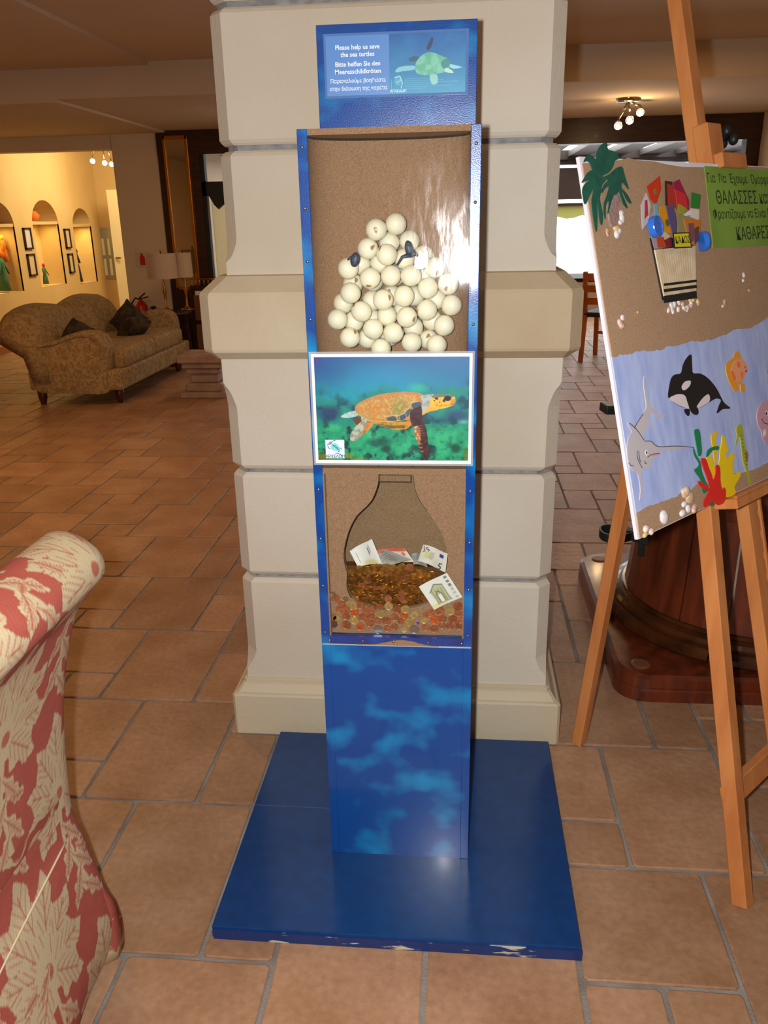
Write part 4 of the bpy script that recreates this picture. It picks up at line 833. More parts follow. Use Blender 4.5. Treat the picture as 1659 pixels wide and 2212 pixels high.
# seahorse
sh = cut('seahorse_cutout', [(1385,905),(1410,900),(1426,940),(1432,1010),(1446,1090),(1462,1150),(1471,1210),(1466,1270),(1490,1370),(1501,1430),(1482,1440),(1465,1390),(1455,1320),(1430,1240),(1415,1150),(1405,1040),(1387,1010),(1366,1086),(1358,1070),(1375,1000),(1365,955)], d5, (172, 176, 52), 0.0010, 0.0024, 3)
cut('fin', [(1445,1150),(1460,1140),(1470,1185),(1460,1235),(1450,1225)], d5, (150, 110, 60), 0.0024, 0.0028, 3, sh)
for k in range(9): q = (1402+k*6.5, 1000+k*32); stroke('ink_line', [q, (q[0]+10, q[1]+6)], d5, 0.0007, sh, None, 0.0026)
# octopus and small fish at the right
oc = cut('octopus_cutout', [(1700,665),(1640,685),(1595,712),(1563,765),(1550,830),(1562,900),(1590,960),(1602,1020),(1640,1080),(1680,1100),(1760,1090),(1860,1010),(1880,860),(1840,720),(1770,670)], d5, (206, 160, 178), 0.0010, 0.0024)
for cx_ in (1638, 1740):
    q = d5((cx_, 800)); MB().prism([(q[0]+0.006*math.cos(k*0.5236), q[1]+0.0062*math.sin(k*0.5236)) for k in range(12)], EP, ED, EU, EN, FACE0+0.0024, FACE0+0.0029).build('eye', flat((226, 222, 222)), oc)
    q = d5((cx_-6, 803)); MB().prism([(q[0]+0.0034*math.cos(k*0.5236), q[1]+0.0036*math.sin(k*0.5236)) for k in range(12)], EP, ED, EU, EN, FACE0+0.0029, FACE0+0.0033).build('pupil', flat((36, 40, 44)), oc)
stroke('smile', [(1595,850),(1612,885),(1650,895),(1700,880)], d5, 0.0009, oc, None, 0.0026)
cut('sucker', [(1612,955),(1625,945),(1630,985),(1618,1008),(1608,1000)], d5, (232, 228, 236), 0.0024, 0.0029, 3, oc)
cut('small_fish_cutout', [(1640,432),(1665,418),(1720,415),(1745,435),(1715,458),(1665,452)], d5, (176, 160, 50), 0.0010, 0.0024)
# corals
cut('green_coral', [(985,955),(1010,942),(1031,960),(1045,1060),(1050,1160),(1022,1180),(1002,1080),(988,1000)], d5, (26, 128, 84), 0.0026, 0.0040); cut('green_coral', [(980,1110),(1000,1170),(1040,1240),(1052,1320),(1082,1400),(1110,1460),(1100,1500),(1062,1510),(1042,1400),(1002,1340),(985,1308),(1012,1285),(1025,1250),(990,1190),(975,1140)], d5, (26, 128, 84), 0.0026, 0.0038)
cut('green_coral', [(1085,1180),(1100,1130),(1150,1100),(1195,1097),(1190,1130),(1150,1130),(1115,1165),(1095,1192)], d5, (26, 128, 84), 0.0044, 0.0054); cut('green_coral', [(1105,1608),(1150,1590),(1162,1620),(1130,1630)], d5, (26, 128, 84), 0.0026, 0.0034)
cut('yellow_coral', [(1135,1010),(1170,967),(1192,972),(1175,1030),(1186,1110),(1182,1230),(1165,1240),(1150,1120)], d5, (240, 196, 20), 0.0026, 0.0038)
cut('yellow_coral', [(1095,1200),(1120,1180),(1140,1200),(1160,1260),(1200,1260),(1215,1130),(1226,1070),(1230,1010),(1250,1000),(1265,1070),(1290,1130),(1266,1152),(1282,1200),(1320,1160),(1345,1180),(1326,1240),(1330,1300),(1342,1350),(1385,1320),(1400,1345),(1375,1400),(1342,1460),(1355,1510),(1320,1540),(1262,1550),(1250,1480),(1210,1450),(1150,1430),(1120,1330),(1100,1250)], d5, (240, 206, 14), 0.0026, 0.0042)
cut('red_coral', [(1035,1220),(1050,1202),(1080,1215),(1100,1280),(1125,1340),(1147,1400),(1165,1330),(1165,1280),(1185,1262),(1205,1300),(1208,1400),(1222,1490),(1245,1465),(1256,1510),(1246,1590),(1190,1622),(1140,1592),(1090,1632),(1062,1640),(1055,1600),(1085,1540),(1100,1500),(1050,1470),(1010,1430),(1015,1405),(1060,1430),(1110,1470),(1090,1380),(1060,1300)], d5, (222, 40, 34), 0.0044, 0.0064, 3)
# shells glued on
M_SHELL = [pbr('shell_cream', (226, 208, 184), 0.4, rgb2=(196, 160, 124), scale=90, coat=0.3), pbr('shell_pink', (222, 186, 182), 0.4, rgb2=(240, 226, 220), scale=120), pbr('shell_white', (238, 234, 232), 0.45, rgb2=(206, 200, 204), scale=150), pbr('shell_brown', (176, 120, 92), 0.5, rgb2=(226, 196, 176), scale=160), pbr('shell_yellow', (224, 196, 130), 0.45)]
def shell(f, c, rx, ry, mi, ang=0.0, h=0.6):
    k = 4.1475 if f is d5 else (3.867 if f is d4 else 6.504)
    q = f(c); sc_ = 0.00098/k
    nrm = EN; R = Matrix((tuple(ED), tuple(EU), tuple(EN))).transposed() @ Matrix.Rotation(ang, 3, 'Z')
    m = MB(); m.ell((0, 0, 0), (rx*sc_*1.25, ry*sc_, min(rx, ry)*sc_*h), 12, 8)
    R_ = np.array(R); cc = EP + ED*q[0] + EU*q[1] + EN*(FACE0+0.003)
    m.v = [tuple(cc + R_ @ np.array(v)) for v in m.v]
    return m.build('shell', M_SHELL[mi], BO, True)
for c, rx, ry, mi, an in (((905,1505),50,48,0,0.3), ((940,1555),48,52,0,0), ((895,1615),32,26,2,0), ((930,1655),28,36,2,0.4), ((880,1695),36,30,2,0), ((985,1655),40,34,3,0.6), ((712,1730),44,60,2,0.1), ((553,1835),32,30,1,0), ((600,1860),24,28,1,0), ((545,1890),28,20,4,0.2), ((335,15),26,30,3,0)): shell(d5, c, rx, ry, mi, an)
for c, rx, ry, mi in (((405,1535),17,24,1), ((432,1495),18,22,2), ((440,1560),16,20,3), ((425,1580),22,14,3), ((1285,1370),18,26,3), ((1270,1400),16,14,1), ((1445,1140),18,24,2), ((1440,1185),14,16,2), ((557,1450),8,9,4), ((1490,1270),12,14,3)): shell(d4, c, rx, ry, mi)
rr = random.Random(5)
for k in range(26):
    cx_ = rr.uniform(815, 1075); cy_ = 1400 - (cx_-815)*0.12 + rr.uniform(-42, 55)
    shell(d4, (cx_, cy_), rr.uniform(14, 22), rr.uniform(14, 24), rr.choice([0, 1, 2, 2, 2, 3, 4]), rr.uniform(0, 3))
# palm
M_PALM = pbr('palm_felt', (20, 92, 72), 0.85, rgb2=(14, 76, 62), scale=60)
PALM = [[(620,650),(600,560),(605,420),(630,300),(690,215),(760,200),(775,290),(840,310),(910,350),(922,420),(870,450),(850,520),(800,600),(740,640),(680,662)],
 [(430,470),(460,400),(520,370),(580,410),(602,500),(592,610),(560,600),(540,540),(510,472),(470,455)],
 [(400,760),(430,700),(480,620),(560,580),(622,650),(602,760),(560,830),(520,740),(470,730)],
 [(500,735),(545,745),(550,840),(500,950),(442,1062),(412,960),(405,850),(440,780)],
 [(560,830),(600,700),(640,662),(700,682),(730,722),(672,800),(652,920),(642,1000),(682,1200),(672,1355),(640,1280),(612,1010),(602,1010),(606,1200),(600,1445),(570,1360),(545,1200),(530,1020),(545,930)],
 [(662,880),(700,790),(757,730),(702,682),(780,640),(870,560),(950,540),(980,640),(1012,740),(1047,855),(1000,800),(950,752),(942,830),(1000,900),(1042,960),(1083,1053),(1020,1010),(970,905),(945,880),(962,950),(1000,1040),(1028,1122),(970,1060),(930,945),(900,880),(872,930),(842,932),(802,1020),(762,1180),(752,1180),(768,1022),(722,1082),(717,1272),(695,1180),(700,1050),(732,960),(770,815),(704,852),(682,902)]]
for k, pts in enumerate(PALM): cut('palm_frond', pts, d1, M_PALM, 0.0030+0.0006*k, 0.0045+0.0006*k, 3)
cut('palm_trunk', [(780,1060),(820,970),(860,930),(935,935),(932,1100),(915,1250),(900,1345),(850,1372),(822,1370),(785,1240)], d1, pbr('trunk_bark', (124, 96, 92), 0.8, rgb2=(176, 150, 140), scale=50, stretch=(8, 8, 1)), 0.0022, 0.0050, 3)
for c, rx, ry, mi in (((965,1175),40,34,2), ((978,1250),36,60,2), ((955,1310),30,30,2), ((900,1390),56,34,4), ((905,1480),40,52,2), ((935,1430),36,40,2), ((775,1450),24,50,3)): shell(d1, c, rx, ry, mi)
# rubbish bin of sticks
BIN = onb('bin_back', [d4(c) for c in ((660, 832), (1030, 830), (1042, 1300), (765, 1352))], 0.0022, 0.0036, flat((26, 28, 26)))
ns = 17
for k in range(ns):
    u0, u1 = (k+0.04)/ns, (k+0.96)/ns
    a = d4((690+340*u0, 932-32*u0)); b = d4((690+340*u1, 932-32*u1)); c = d4((772+264*u1, 1330-45*u1)); d_ = d4((772+264*u0, 1330-45*u0))
    MB().prism([a, b, c, d_], EP, ED, EU, EN, FACE0+0.0036, FACE0+0.0062).build('stick', pbr('stick_wood', (226, 208, 176), 0.6, rgb2=(208, 184, 146), scale=40) if k == 0 else MATS['stick_wood'], BIN)
for y0_, y1_, w in ((1215, 1182, 20), (1262, 1225, 26), (1318, 1276, 60)):
    onb('bin_band', [d4(c) for c in ((762, y0_), (1034, y1_), (1038, y1_+w), (765, y0_+w))], 0.0060, 0.0070, flat((26, 28, 26)), BIN)
RUB = [([(580,560),(625,455),(662,560),(642,700),(592,762)], (206, 200, 206)), ([(612,520),(632,515),(640,640),(610,680)], (190, 50, 60)), ([(640,640),(700,600),(720,800),(760,920),(690,925),(665,830)], (176, 160, 170)), ([(625,405),(735,315),(745,430),(700,562),(650,500)], (206, 54, 28)), ([(775,358),(835,365),(862,560),(780,565)], (60, 40, 34)), ([(792,385),(850,400),(872,592),(802,565)], (178, 48, 40)), ([(840,375),(890,345),(972,520),(972,602),(900,560)], (152, 26, 78)), ([(852,430),(940,470),(962,592),(882,602)], (206, 44, 52)), ([(985,590),(1056,600),(1052,690),(978,660)], (226, 214, 200)), ([(990,455),(1066,475),(1056,592),(985,582)], (36, 128, 50)), ([(880,550),(942,590),(930,642),(880,640)], (150, 160, 50)), ([(892,662),(980,600),(986,642),(900,668)], (232, 226, 226)), ([(860,640),(930,650),(960,760),(940,870),(880,830)], (150, 140, 90)), ([(710,580),(762,566),(792,700),(816,802),(742,792),(720,690)], (214, 146, 30)), ([(770,572),(822,556),(862,700),(852,802),(822,792),(792,680)], (86, 78, 126)), ([(915,680),(1060,690),(1052,780),(1012,902),(962,892),(940,790)], (206, 120, 40)), ([(950,720),(1000,715),(1005,860),(965,880)], (120, 80, 90)), ([(1000,760),(1040,740),(1035,850),(1005,895)], (110, 64, 40)), ([(720,780),(770,800),(800,830),(760,900),(730,860)], (206, 190, 160)), ([(680,842),(740,832),(762,922),(692,922)], (186, 74, 40)), ([(740,862),(800,832),(812,912),(770,928)], (120, 34, 46)), ([(655,560),(680,556),(700,650),(690,720),(668,700)], (120, 170, 180))]
for k, (pts, col) in enumerate(RUB): cut('wrapper', pts, d4, col, 0.0036+0.0004*k, 0.0044+0.0004*k, 0, BIN, 0.3)
q = d4((762, 718)); MB().prism([(q[0]+0.006*math.cos(k*0.5236), q[1]+0.007*math.sin(k*0.5236)) for k in range(12)], EP, ED, EU, EN, FACE0+0.0136, FACE0+0.0140).build('wrapper_print', flat((90, 96, 50)), BIN)
q = d4((690, 450)); MB().prism([(q[0]+0.005*math.cos(k*0.5236), q[1]+0.006*math.sin(k*0.5236)) for k in range(12)], EP, ED, EU, EN, FACE0+0.0062, FACE0+0.0066).build('wrapper_print', flat((110, 130, 60)), BIN)
M_CAP = pbr('blue_cap', (40, 112, 214), 0.25, coat=0.3)
def cap(c, r, tilt):
    q = d4(c); cc = EP + ED*q[0] + EU*q[1] + EN*(FACE0+0.016); ax = EN*math.cos(tilt) + ED*math.sin(tilt); ax /= np.linalg.norm(ax); e1 = np.cross(ax, EU); e1 /= np.linalg.norm(e1); e2 = np.cross(ax, e1)
    ring = lambda rr_, h: [cc + ax*h + rr_*(math.cos(2*math.pi*k/24)*e1 + math.sin(2*math.pi*k/24)*e2) for k in range(24)]
    MB().rings([ring(r, -0.007), ring(r, 0.003), ring(r*0.95, 0.005), ring(r*0.86, 0.005), ring(r*0.84, 0.0035), ring(r*0.02, 0.0035)]).build('bottle_cap', M_CAP, BIN, False)
cap((660, 752), 0.0195, 0.1); cap((1060, 872), 0.019, 0.9)
kb = onb('bin_sign', [d4(c) for c in ((800, 803), (935, 798), (962, 925), (813, 934))], 0.0150, 0.0160, flat((26, 30, 20)), BIN)
onb('bin_sign_face', [d4(c) for c in ((810, 813), (930, 808), (950, 917), (822, 922))], 0.0160, 0.0165, flat((214, 200, 36)), BIN)
q = d4((881, 866)); text('bin_lettering', 'ΚΑΔΟΣ', 0.0175, EP + ED*q[0] + EU*q[1] + EN*(FACE0+0.0169), ED, EU, flat((28, 30, 20)), BIN, bold=0.006, xs=0.95)
# green notice
g0 = d4((1115, 230)); g1 = d4((1190, 915))
GN = onb('green_notice', [(g0[0], g0[1]), (g0[0]+0.20, g0[1]-0.002), (BA1-0.04, g0[1]-0.004), (BA1-0.045, g1[1]-0.004), (g1[0]+0.1, g1[1]-0.002), (g1[0], g1[1])], 0.0022, 0.0032, pbr('green_paper', (128, 166, 64), 0.7, rgb2=(114, 150, 56), scale=8))
GI = flat((34, 58, 30))
for s_, c, sz in (('Για  Να  Έχουμε  Όμορφες', (1135, 335), 0.026), ('ΘΑΛΑΣΣΕΣ και ΑΚΤΕΣ', (1210, 500), 0.038), ('Φροντίζουμε να Είναι Πάντα', (1185, 640), 0.026), ('ΚΑΘΑΡΕΣ !', (1378, 805), 0.038)):
    q = d4(c); text('notice_lettering', s_, sz, EP + ED*q[0] + EU*q[1] + EN*(FACE0+0.0036), ED, EU, GI, GN, 'LEFT', bold=0.004, xs=0.9)

# ================================================================== dark stave column behind the easel
KC = (0.99, 2.75)
M_STAVE = pbr('dark_stave', (116, 52, 28), 0.3, rgb2=(80, 34, 18), scale=5, detail=5, stretch=(5, 5, 0.6), coat=0.15)
M_MOULD = pbr('dark_moulding', (84, 46, 18), 0.2, rgb2=(48, 22, 10), scale=9, coat=0.2); M_IRON = pbr('green_iron', (34, 48, 44), 0.4, 0.5, rgb2=(52, 60, 54), scale=30)
KO = thing('stave_column', (KC[0], KC[1], 0), 'dark varnished wooden stave column with moulded square base behind the easel', 'column')
def rx_(px, py): p = fy(px, py, KC[1]); return KC[0]-p[0], p[2]
PR = [(0.345, 0.13), (0.338, 0.3), rx_(1350, 1260), rx_(1352, 1210)]
prof = sorted([(0.40, 0.12), (0.385, 0.22), (0.37, 0.40), (0.36, 0.52), (0.385, 0.60), (0.395, 0.64), (0.375, 0.70), (0.385, 0.85), (0.40, 1.02), (0.415, 1.10), (0.42, 1.18)], key=lambda q: q[1])
NS = 16
for k in range(NS):
    a0_ = 2*math.pi*(k+0.022)/NS; a1_ = 2*math.pi*(k+0.978)/NS; am = (a0_+a1_)/2; R = []
    for r, z in prof:
        pts = [(r, a0_), (r*1.004, am), (r, a1_), (r-0.03, a1_), (r-0.03, a0_)]
        R.append([(KC[0]+q*math.cos(t), KC[1]+q*math.sin(t), z) for q, t in pts])
    MB().rings(R).build('stave', M_STAVE, KO)
MB().lathe((KC[0], KC[1], 0), [(0.388, 0.12), (0.372, 0.22), (0.357, 0.40), (0.347, 0.52), (0.372, 0.60), (0.382, 0.64), (0.362, 0.70), (0.372, 0.85), (0.387, 1.02), (0.405, 1.17)], 24).build('stave_core', pbr('stave_seam', (170, 150, 130), 0.8), KO)
MB().lathe((KC[0], KC[1], 0), [(0.43, 1.16), (0.44, 1.18), (0.44, 1.22), (0.42, 1.235), (0.0, 1.235)], 32, cap=False).build('column_top', M_STAVE, KO)
half = 0.50
def rsq(h, z, r=0.09, n=6):
    out = []
    for (sx, sy, a) in ((1, 1, 0), (-1, 1, 90), (-1, -1, 180), (1, -1, 270)):
        for k in range(n+1): t = math.radians(a+90*k/n); out.append((KC[0]+sx*(h-r)+r*math.cos(t), KC[1]+sy*(h-r)+r*math.sin(t), z))
    return out
MB().rings([rsq(half, 0.0), rsq(half, 0.035), rsq(half-0.004, 0.040), rsq(half-0.006, 0.042), rsq(half-0.002, 0.047), rsq(half-0.004, 0.075), rsq(half-0.016, 0.085)]).build('plinth', M_STAVE, KO)
for k in range(8):
    a0_ = 2*math.pi*(k+0.006)/8 + 0.3; a1_ = 2*math.pi*(k+0.994)/8 + 0.3; tor = [(0.36, 0.083), (0.455, 0.083), (0.468, 0.098), (0.466, 0.115), (0.452, 0.128), (0.436, 0.131), (0.436, 0.138), (0.428, 0.150), (0.412, 0.156), (0.405, 0.157), (0.402, 0.168), (0.36, 0.170)]
    R = [[(KC[0]+r*math.cos(a0_+(a1_-a0_)*j/8), KC[1]+r*math.sin(a0_+(a1_-a0_)*j/8), z) for r, z in tor] for j in range(9)]
    MB().rings(R).build('ring_moulding', M_MOULD, KO, False)
for sx, sy in ((-1, -1), (1, -1), (-1, 1), (1, 1)): MB().lathe((KC[0]+sx*0.42, KC[1]+sy*0.42, 0), [(0.03, 0.083), (0.03, 0.088), (0.024, 0.090), (0, 0.090)], 14, cap=False).build('plug', pbr('plug_wood', (120, 76, 50), 0.4) if sx+sy == -2 else MATS['plug_wood'], KO)
# iron fittings: a lobed ring handle at mid height and a bracket above
hc = fy(1322, 1152, 2.62); lp = [(0.055*math.cos(t)*(1.0+0.25*math.cos(t)) , 0.036*math.sin(t)) for t in np.linspace(0, 2*math.pi, 25)[:-1]]
mh = MB(); n_ = len(lp); o_ = [(hc[0]+p[0], hc[1]+p[1]*1.5, hc[2]-0.014) for p in lp]; o2 = [(q[0], q[1], hc[2]+0.014) for q in o_]; i2 = [(hc[0]+p[0]*0.86, hc[1]+p[1]*1.26, hc[2]+0.014) for p in lp]; i1 = [(q[0], q[1], hc[2]-0.010) for q in i2]
mh.rings([o_, o2, i2, i1]); mh.build('handle', M_IRON, KO)
ha = fy(1350, 1150, 2.62); hb_ = fy(1400, 1165, 2.62); mh = MB(); mh.beam(ha, hb_, 0.03, 0.05, (0, 0, 1)); mh.beam((hb_[0]-0.02, hb_[1], hb_[2]), (hb_[0]-0.02, hb_[1], hb_[2]-0.06), 0.02, 0.02, (1, 0, 0)); mh.build('handle_bracket', M_IRON, KO, False, 0.003)
b0 = fy(1302, 882, 2.7); b1 = fy(1345, 882, 2.72); mh = MB(); mh.beam(b0, (b1[0]+0.05, b1[1], b1[2]), 0.028, 0.07, (0, 0, 1)); mh.build('bracket', M_IRON, KO, False, 0.004)
MB().lathe((KC[0], KC[1], 0), [(0.379, 0.735), (0.384, 0.737), (0.387, 0.757), (0.382, 0.759)], 32, cap=False).build('iron_band', M_IRON, KO)

# ================================================================== damask chair at the left edge
CH = thing('slipcovered_chair', (-1.0, 0.9, 0), 'red and cream damask slipcovered chair with a rolled back at the left edge', 'chair')
def damask(n, m, W, Hh):
    """cream leaves and flowers on a rose red ground, in fabric metres"""
    cv = Canvas(0, 0, W, Hh, n, m, (176, 84, 70)); nz = cv.noise(0.02, 4, 3); cv.blend(np.clip((nz-0.4)*2, 0, 1)*0.35, (188, 102, 84))
    CR = (204, 186, 148); LNc = (176, 84, 66); R = random.Random(11)
    def leaf(x, y, L, w, ang):
        ca, sa = math.cos(ang), math.sin(ang); pts = []
        nl = 6
        for k in range(nl+1): t = k/nl; ww = w*math.sin(math.pi*min(t*0.9+0.08, 1))**0.8*(1+0.28*(-1)**k); pts.append((t*L, ww))
        for k in range(nl, -1, -1): t = k/nl; ww = w*math.sin(math.pi*min(t*0.9+0.08, 1))**0.8*(1+0.28*(-1)**(k+1)); pts.append((t*L, -ww))
        q = [(x+p[0]*ca-p[1]*sa, y+p[0]*sa+p[1]*ca) for p in pts]
        cv.poly(q, CR, 3)
        cv.line([(x, y), (x+L*0.85*ca, y+L*0.85*sa)], 0.0022, LNc)
        for k in range(1, 6):
            t = k/6*L*0.9
            for sgn in (-1, 1): cv.line([(x+t*ca, y+t*sa), (x+(t+0.25*L)*ca-sgn*w*0.7*sa, y+(t+0.25*L)*sa+sgn*w*0.7*ca)], 0.0016, LNc, 0.8)
    def motif(x, y, s, fl):
        for a, L, w in ((-1.57, 0.15, 0.032), (-1.1, 0.13, 0.026), (-2.05, 0.13, 0.026), (-0.55, 0.11, 0.026), (-2.6, 0.11, 0.026), (0.1, 0.10, 0.03), (3.05, 0.10, 0.03), (0.75, 0.10, 0.028), (2.4, 0.10, 0.028)):
            leaf(x, y, L*s, w*s, a*1.0 if not fl else math.pi-a)
        cv.line([(x, y), (x+0.01*s, y+0.10*s), (x-0.01*s, y+0.2*s)], 0.008*s, CR)
        for k in range(5): leaf(x+0.006*(-1)**k, y+(0.06+0.03*k)*s, 0.07*s, 0.012*s, 0.9 if k % 2 else 2.2)
        cv.ell(x, y, 0.02*s, 0.022*s, CR); cv.ell(x, y, 0.011*s, 0.012*s, LNc, 0.8)
    ys = -0.02; r = 0
    while ys < Hh+0.15:
        xs = (0.06 if r % 2 == 0 else 0.23)
        while xs < W+0.1: motif(xs, ys, R.uniform(1.1, 1.3), r % 2); xs += 0.335
        ys += 0.235; r += 1
    for k in range(46): leaf(R.uniform(0, W), R.uniform(0, Hh), R.uniform(0.03, 0.06), R.uniform(0.008, 0.014), R.uniform(0, 6.3))
    weave = (np.sin(cv.X*2*math.pi/0.0042)*np.sin(cv.Y*2*math.pi/0.0042)); cv.c *= (1+0.05*weave)[..., None]
    return lin(np.clip(cv.c, 0, 255))
M_FAB = painted('damask_cloth', 0.9, 0.0, 0.35, 900)
# profile of the back, in (x, z): over the roll, down the hollow back, out over the flared skirt
CY1, CY0 = 1.235, 0.52
prof = crom([(-0.76, 0.62), (-0.735, 0.80), (-0.715, 0.885), (-0.675, 0.932), (-0.63, 0.935), (-0.588, 0.905), (-0.582, 0.868), (-0.606, 0.836), (-0.64, 0.79), (-0.672, 0.70), (-0.694, 0.60), (-0.708, 0.48), (-0.713, 0.37), (-0.700, 0.30), (-0.684, 0.20), (-0.672, 0.10), (-0.680, 0.035), (-0.690, 0.004)], 14, False)
prof = np.array(prof); seg = np.r_[0, np.cumsum(np.linalg.norm(np.diff(prof, axis=0), axis=1))]; NV = len(prof)*2
sv = np.linspace(0, seg[-1], 420); pf = np.stack([np.interp(sv, seg, prof[:, 0]), np.interp(sv, seg, prof[:, 1])], 1)
NU = 260; W = CY1-CY0; col = damask(NU, 420, W, seg[-1])
P = np.zeros((420, NU, 3)); cxm = -0.70
yy = np.linspace(0, 1, NU)
for j, u in enumerate(yy):
    y = CY1 - (CY1-CY0)*u; d = (CY1-y); e = max(0.0, 1-d/0.05); rnd = 1-math.sqrt(max(0, 1-e*e))      # rounded far edge
    core = np.stack([np.full(420, -0.70), np.clip(pf[:, 1], 0, 0.87)], 1)
    x = pf[:, 0] - rnd*0.020*(pf[:, 0] > -0.72); z = pf[:, 1] - rnd*0.014*(pf[:, 1] > 0.85)
    fl = np.clip((0.34-pf[:, 1])/0.34, 0, 1); wv = 0.012*fl*math.sin(14*y+1.0)
    flare = 0.03*fl*np.exp(-((d-0.02)/0.05)**2)
    P[:, j, 0] = x + wv; P[:, j, 1] = y + flare; P[:, j, 2] = z
link('back_cover', grid_mesh('back_cover', P, col), M_FAB, CH)
M_FABP = pbr('damask_plain', (178, 86, 70), 0.9, rgb2=(216, 194, 150), scale=14, detail=2, lo=0.48, hi=0.54, bump=0.3, bscale=800, dist=1.5)
# far end of the roll and back, welted
end = [(p[0]-0.017*(p[0] > -0.72), p[1]-0.012*(p[1] > 0.85)) for p in pf[::4]] + [(-0.79, 0.0), (-0.79, 0.6)]
MB().prism(end, (0, 0, 0), (1, 0, 0), (0, 0, 1), (0, 1, 0), CY1-0.03, CY1-0.012).build('end_panel', M_FABP, CH)
MB().prism(end, (0, 0, 0), (1, 0, 0), (0, 0, 1), (0, 1, 0), CY0, CY0+0.02).build('end_panel', M_FABP, CH)
pbr('cream_piping', (214, 198, 160), 0.8)
# skirt seam line and the side fold at the far corner
pz = lambda z: float(np.interp(-z, -pf[180:, 1], pf[180:, 0]))
sk = [(pz(0.345-0.0035*k)+0.0005, CY1-0.07-0.03*k, 0.345-0.0035*k) for k in range(20)]; MB().tube(sk, 0.0022, 6).build('piping', MATS['cream_piping'], CH, True)
fold = []
for k in range(12):
    t = k/11; z = 0.36*(1-t); w_ = min(1, t*1.6); fold.append([(-0.725+0.045*w_, CY1-0.03+0.02*w_, z), (-0.73+0.05*w_, CY1-0.03+(0.05+0.012*math.sin(9*t))*w_, z), (-0.76, CY1-0.03+0.05*w_, z), (-0.79, CY1-0.01, z), (-0.79, CY1-0.05, z), (-0.73, CY1-0.05, z)])
MB().rings(fold).build('skirt_fold', M_FABP, CH, True)
box('seat', (-1.32, CY0-0.02, 0.34), (-0.72, CY1+0.0, 0.49), M_FABP, CH, 0.04, 3, True)
box('skirt', (-1.30, CY0, 0.004), (-0.78, CY1-0.02, 0.36), M_FABP, CH, 0.02, 2)
box('inner_back', (-0.80, CY0+0.01, 0.40), (-0.71, CY1-0.04, 0.84), M_FABP, CH, 0.03, 3, True)

# ================================================================== sofa
M_SOFA = pbr('sofa_fabric', (182, 154, 106), 0.95, rgb2=(146, 120, 82), scale=26, detail=4, lo=0.4, hi=0.6, bump=0.3, bscale=200, dist=1.2)
SO = thing('loveseat', (-3.2, 7.4, 0), 'olive brown patterned two seat sofa with rolled arms and humped back', 'sofa')
SY0, SY1 = 6.42, 8.25
d2 = lambda c: (lambda p: (p[0], p[2]))(fy(c[0]/3.318, 380+c[1]/3.318, SY0))
armp = [d2(c) for c in ((118, 1130), (160, 1200), (260, 1205), (380, 1185), (470, 1145), (560, 1122), (650, 1128), (715, 1160), (750, 1220), (762, 1300), (765, 1400), (764, 1480), (762, 1560), (520, 1560), (290, 1555), (250, 1480), (200, 1340), (150, 1230))]
def prism_y(nm, pts, ya, yb, mat, par, bev=0.03, seg=3):
    return MB().prism([tuple(p) for p in pts], (0, 0, 0), (1, 0, 0), (0, 0, 1), (0, 1, 0), ya, yb).build(nm, mat, par, True, bev, seg)
ap = [tuple(p) for p in crom(armp, 3)]
prism_y('arm', ap, SY0, SY0+0.17, M_SOFA, SO, 0.02, 2)
far_arm = [(x, z) for x, z in ap]; prism_y('arm', far_arm, SY1-0.17, SY1, M_SOFA, SO, 0.02, 2)
pip = [(p[0], SY0-0.004, p[1]) for p in crom([d2(c) for c in ((150, 1225), (270, 1225), (390, 1205), (480, 1170), (570, 1148), (640, 1155), (690, 1185), (712, 1240), (718, 1330), (720, 1400))], 4, False)]; MB().tube(pip, 0.007, 6).build('piping', M_SOFA, SO, True)
# back: two humps along its length, leaning away
zbase = 0.30; nb = 60
R = []
for k in range(nb+1):
    t = k/nb; y = SY0-0.02 + (SY1-SY0+0.04)*t
    h = 0.70 + 0.085*abs(math.sin(math.pi*2*t))**0.6; e = min(1, min(t, 1-t)/0.09); h = zbase + (h-zbase)*(0.78+0.22*math.sqrt(e))
    xb = -3.48; xt = -3.67
    R.append([(xb+0.02, y, zbase-0.1), (xb-0.03, y, zbase+0.1), (xt-0.02, y, h-0.10), (xt-0.03, y, h-0.03), (xt+0.02, y, h), (xt+0.12, y, h-0.005), (xt+0.20, y, h-0.05), (xt+0.27, y, h-0.16), (-3.34, y, zbase+0.1), (-3.32, y, zbase-0.1)])
MB().rings(R).build('backrest', M_SOFA, SO, True)
xf = -2.74
for ya, yb in ((SY0+0.16, (SY0+SY1)/2-0.005), ((SY0+SY1)/2+0.005, SY1-0.16)): box('seat_cushion', (-3.40, ya, 0.28), (xf, yb, 0.44), M_SOFA, SO, 0.045, 3, True)
box('base', (-3.52, SY0+0.02, 0.13), (xf+0.01, SY1-0.02, 0.29), M_SOFA, SO, 0.02, 2)
for x, y in ((-3.46, SY0+0.1), (-2.83, SY0+0.18), (-2.83, SY1-0.15), (-3.46, SY1-0.15)): MB().lathe((x, y, 0), [(0.022, 0.0), (0.026, 0.02), (0.036, 0.06), (0.040, 0.135)], 12).build('foot', pbr('sofa_foot', (82, 40, 20), 0.35) if 'sofa_foot' not in MATS else MATS['sofa_foot'], SO, True)
M_CUSH = pbr('dark_cushion_cloth', (72, 60, 40), 0.9, rgb2=(50, 38, 26), scale=18, detail=2, lo=0.45, hi=0.55)
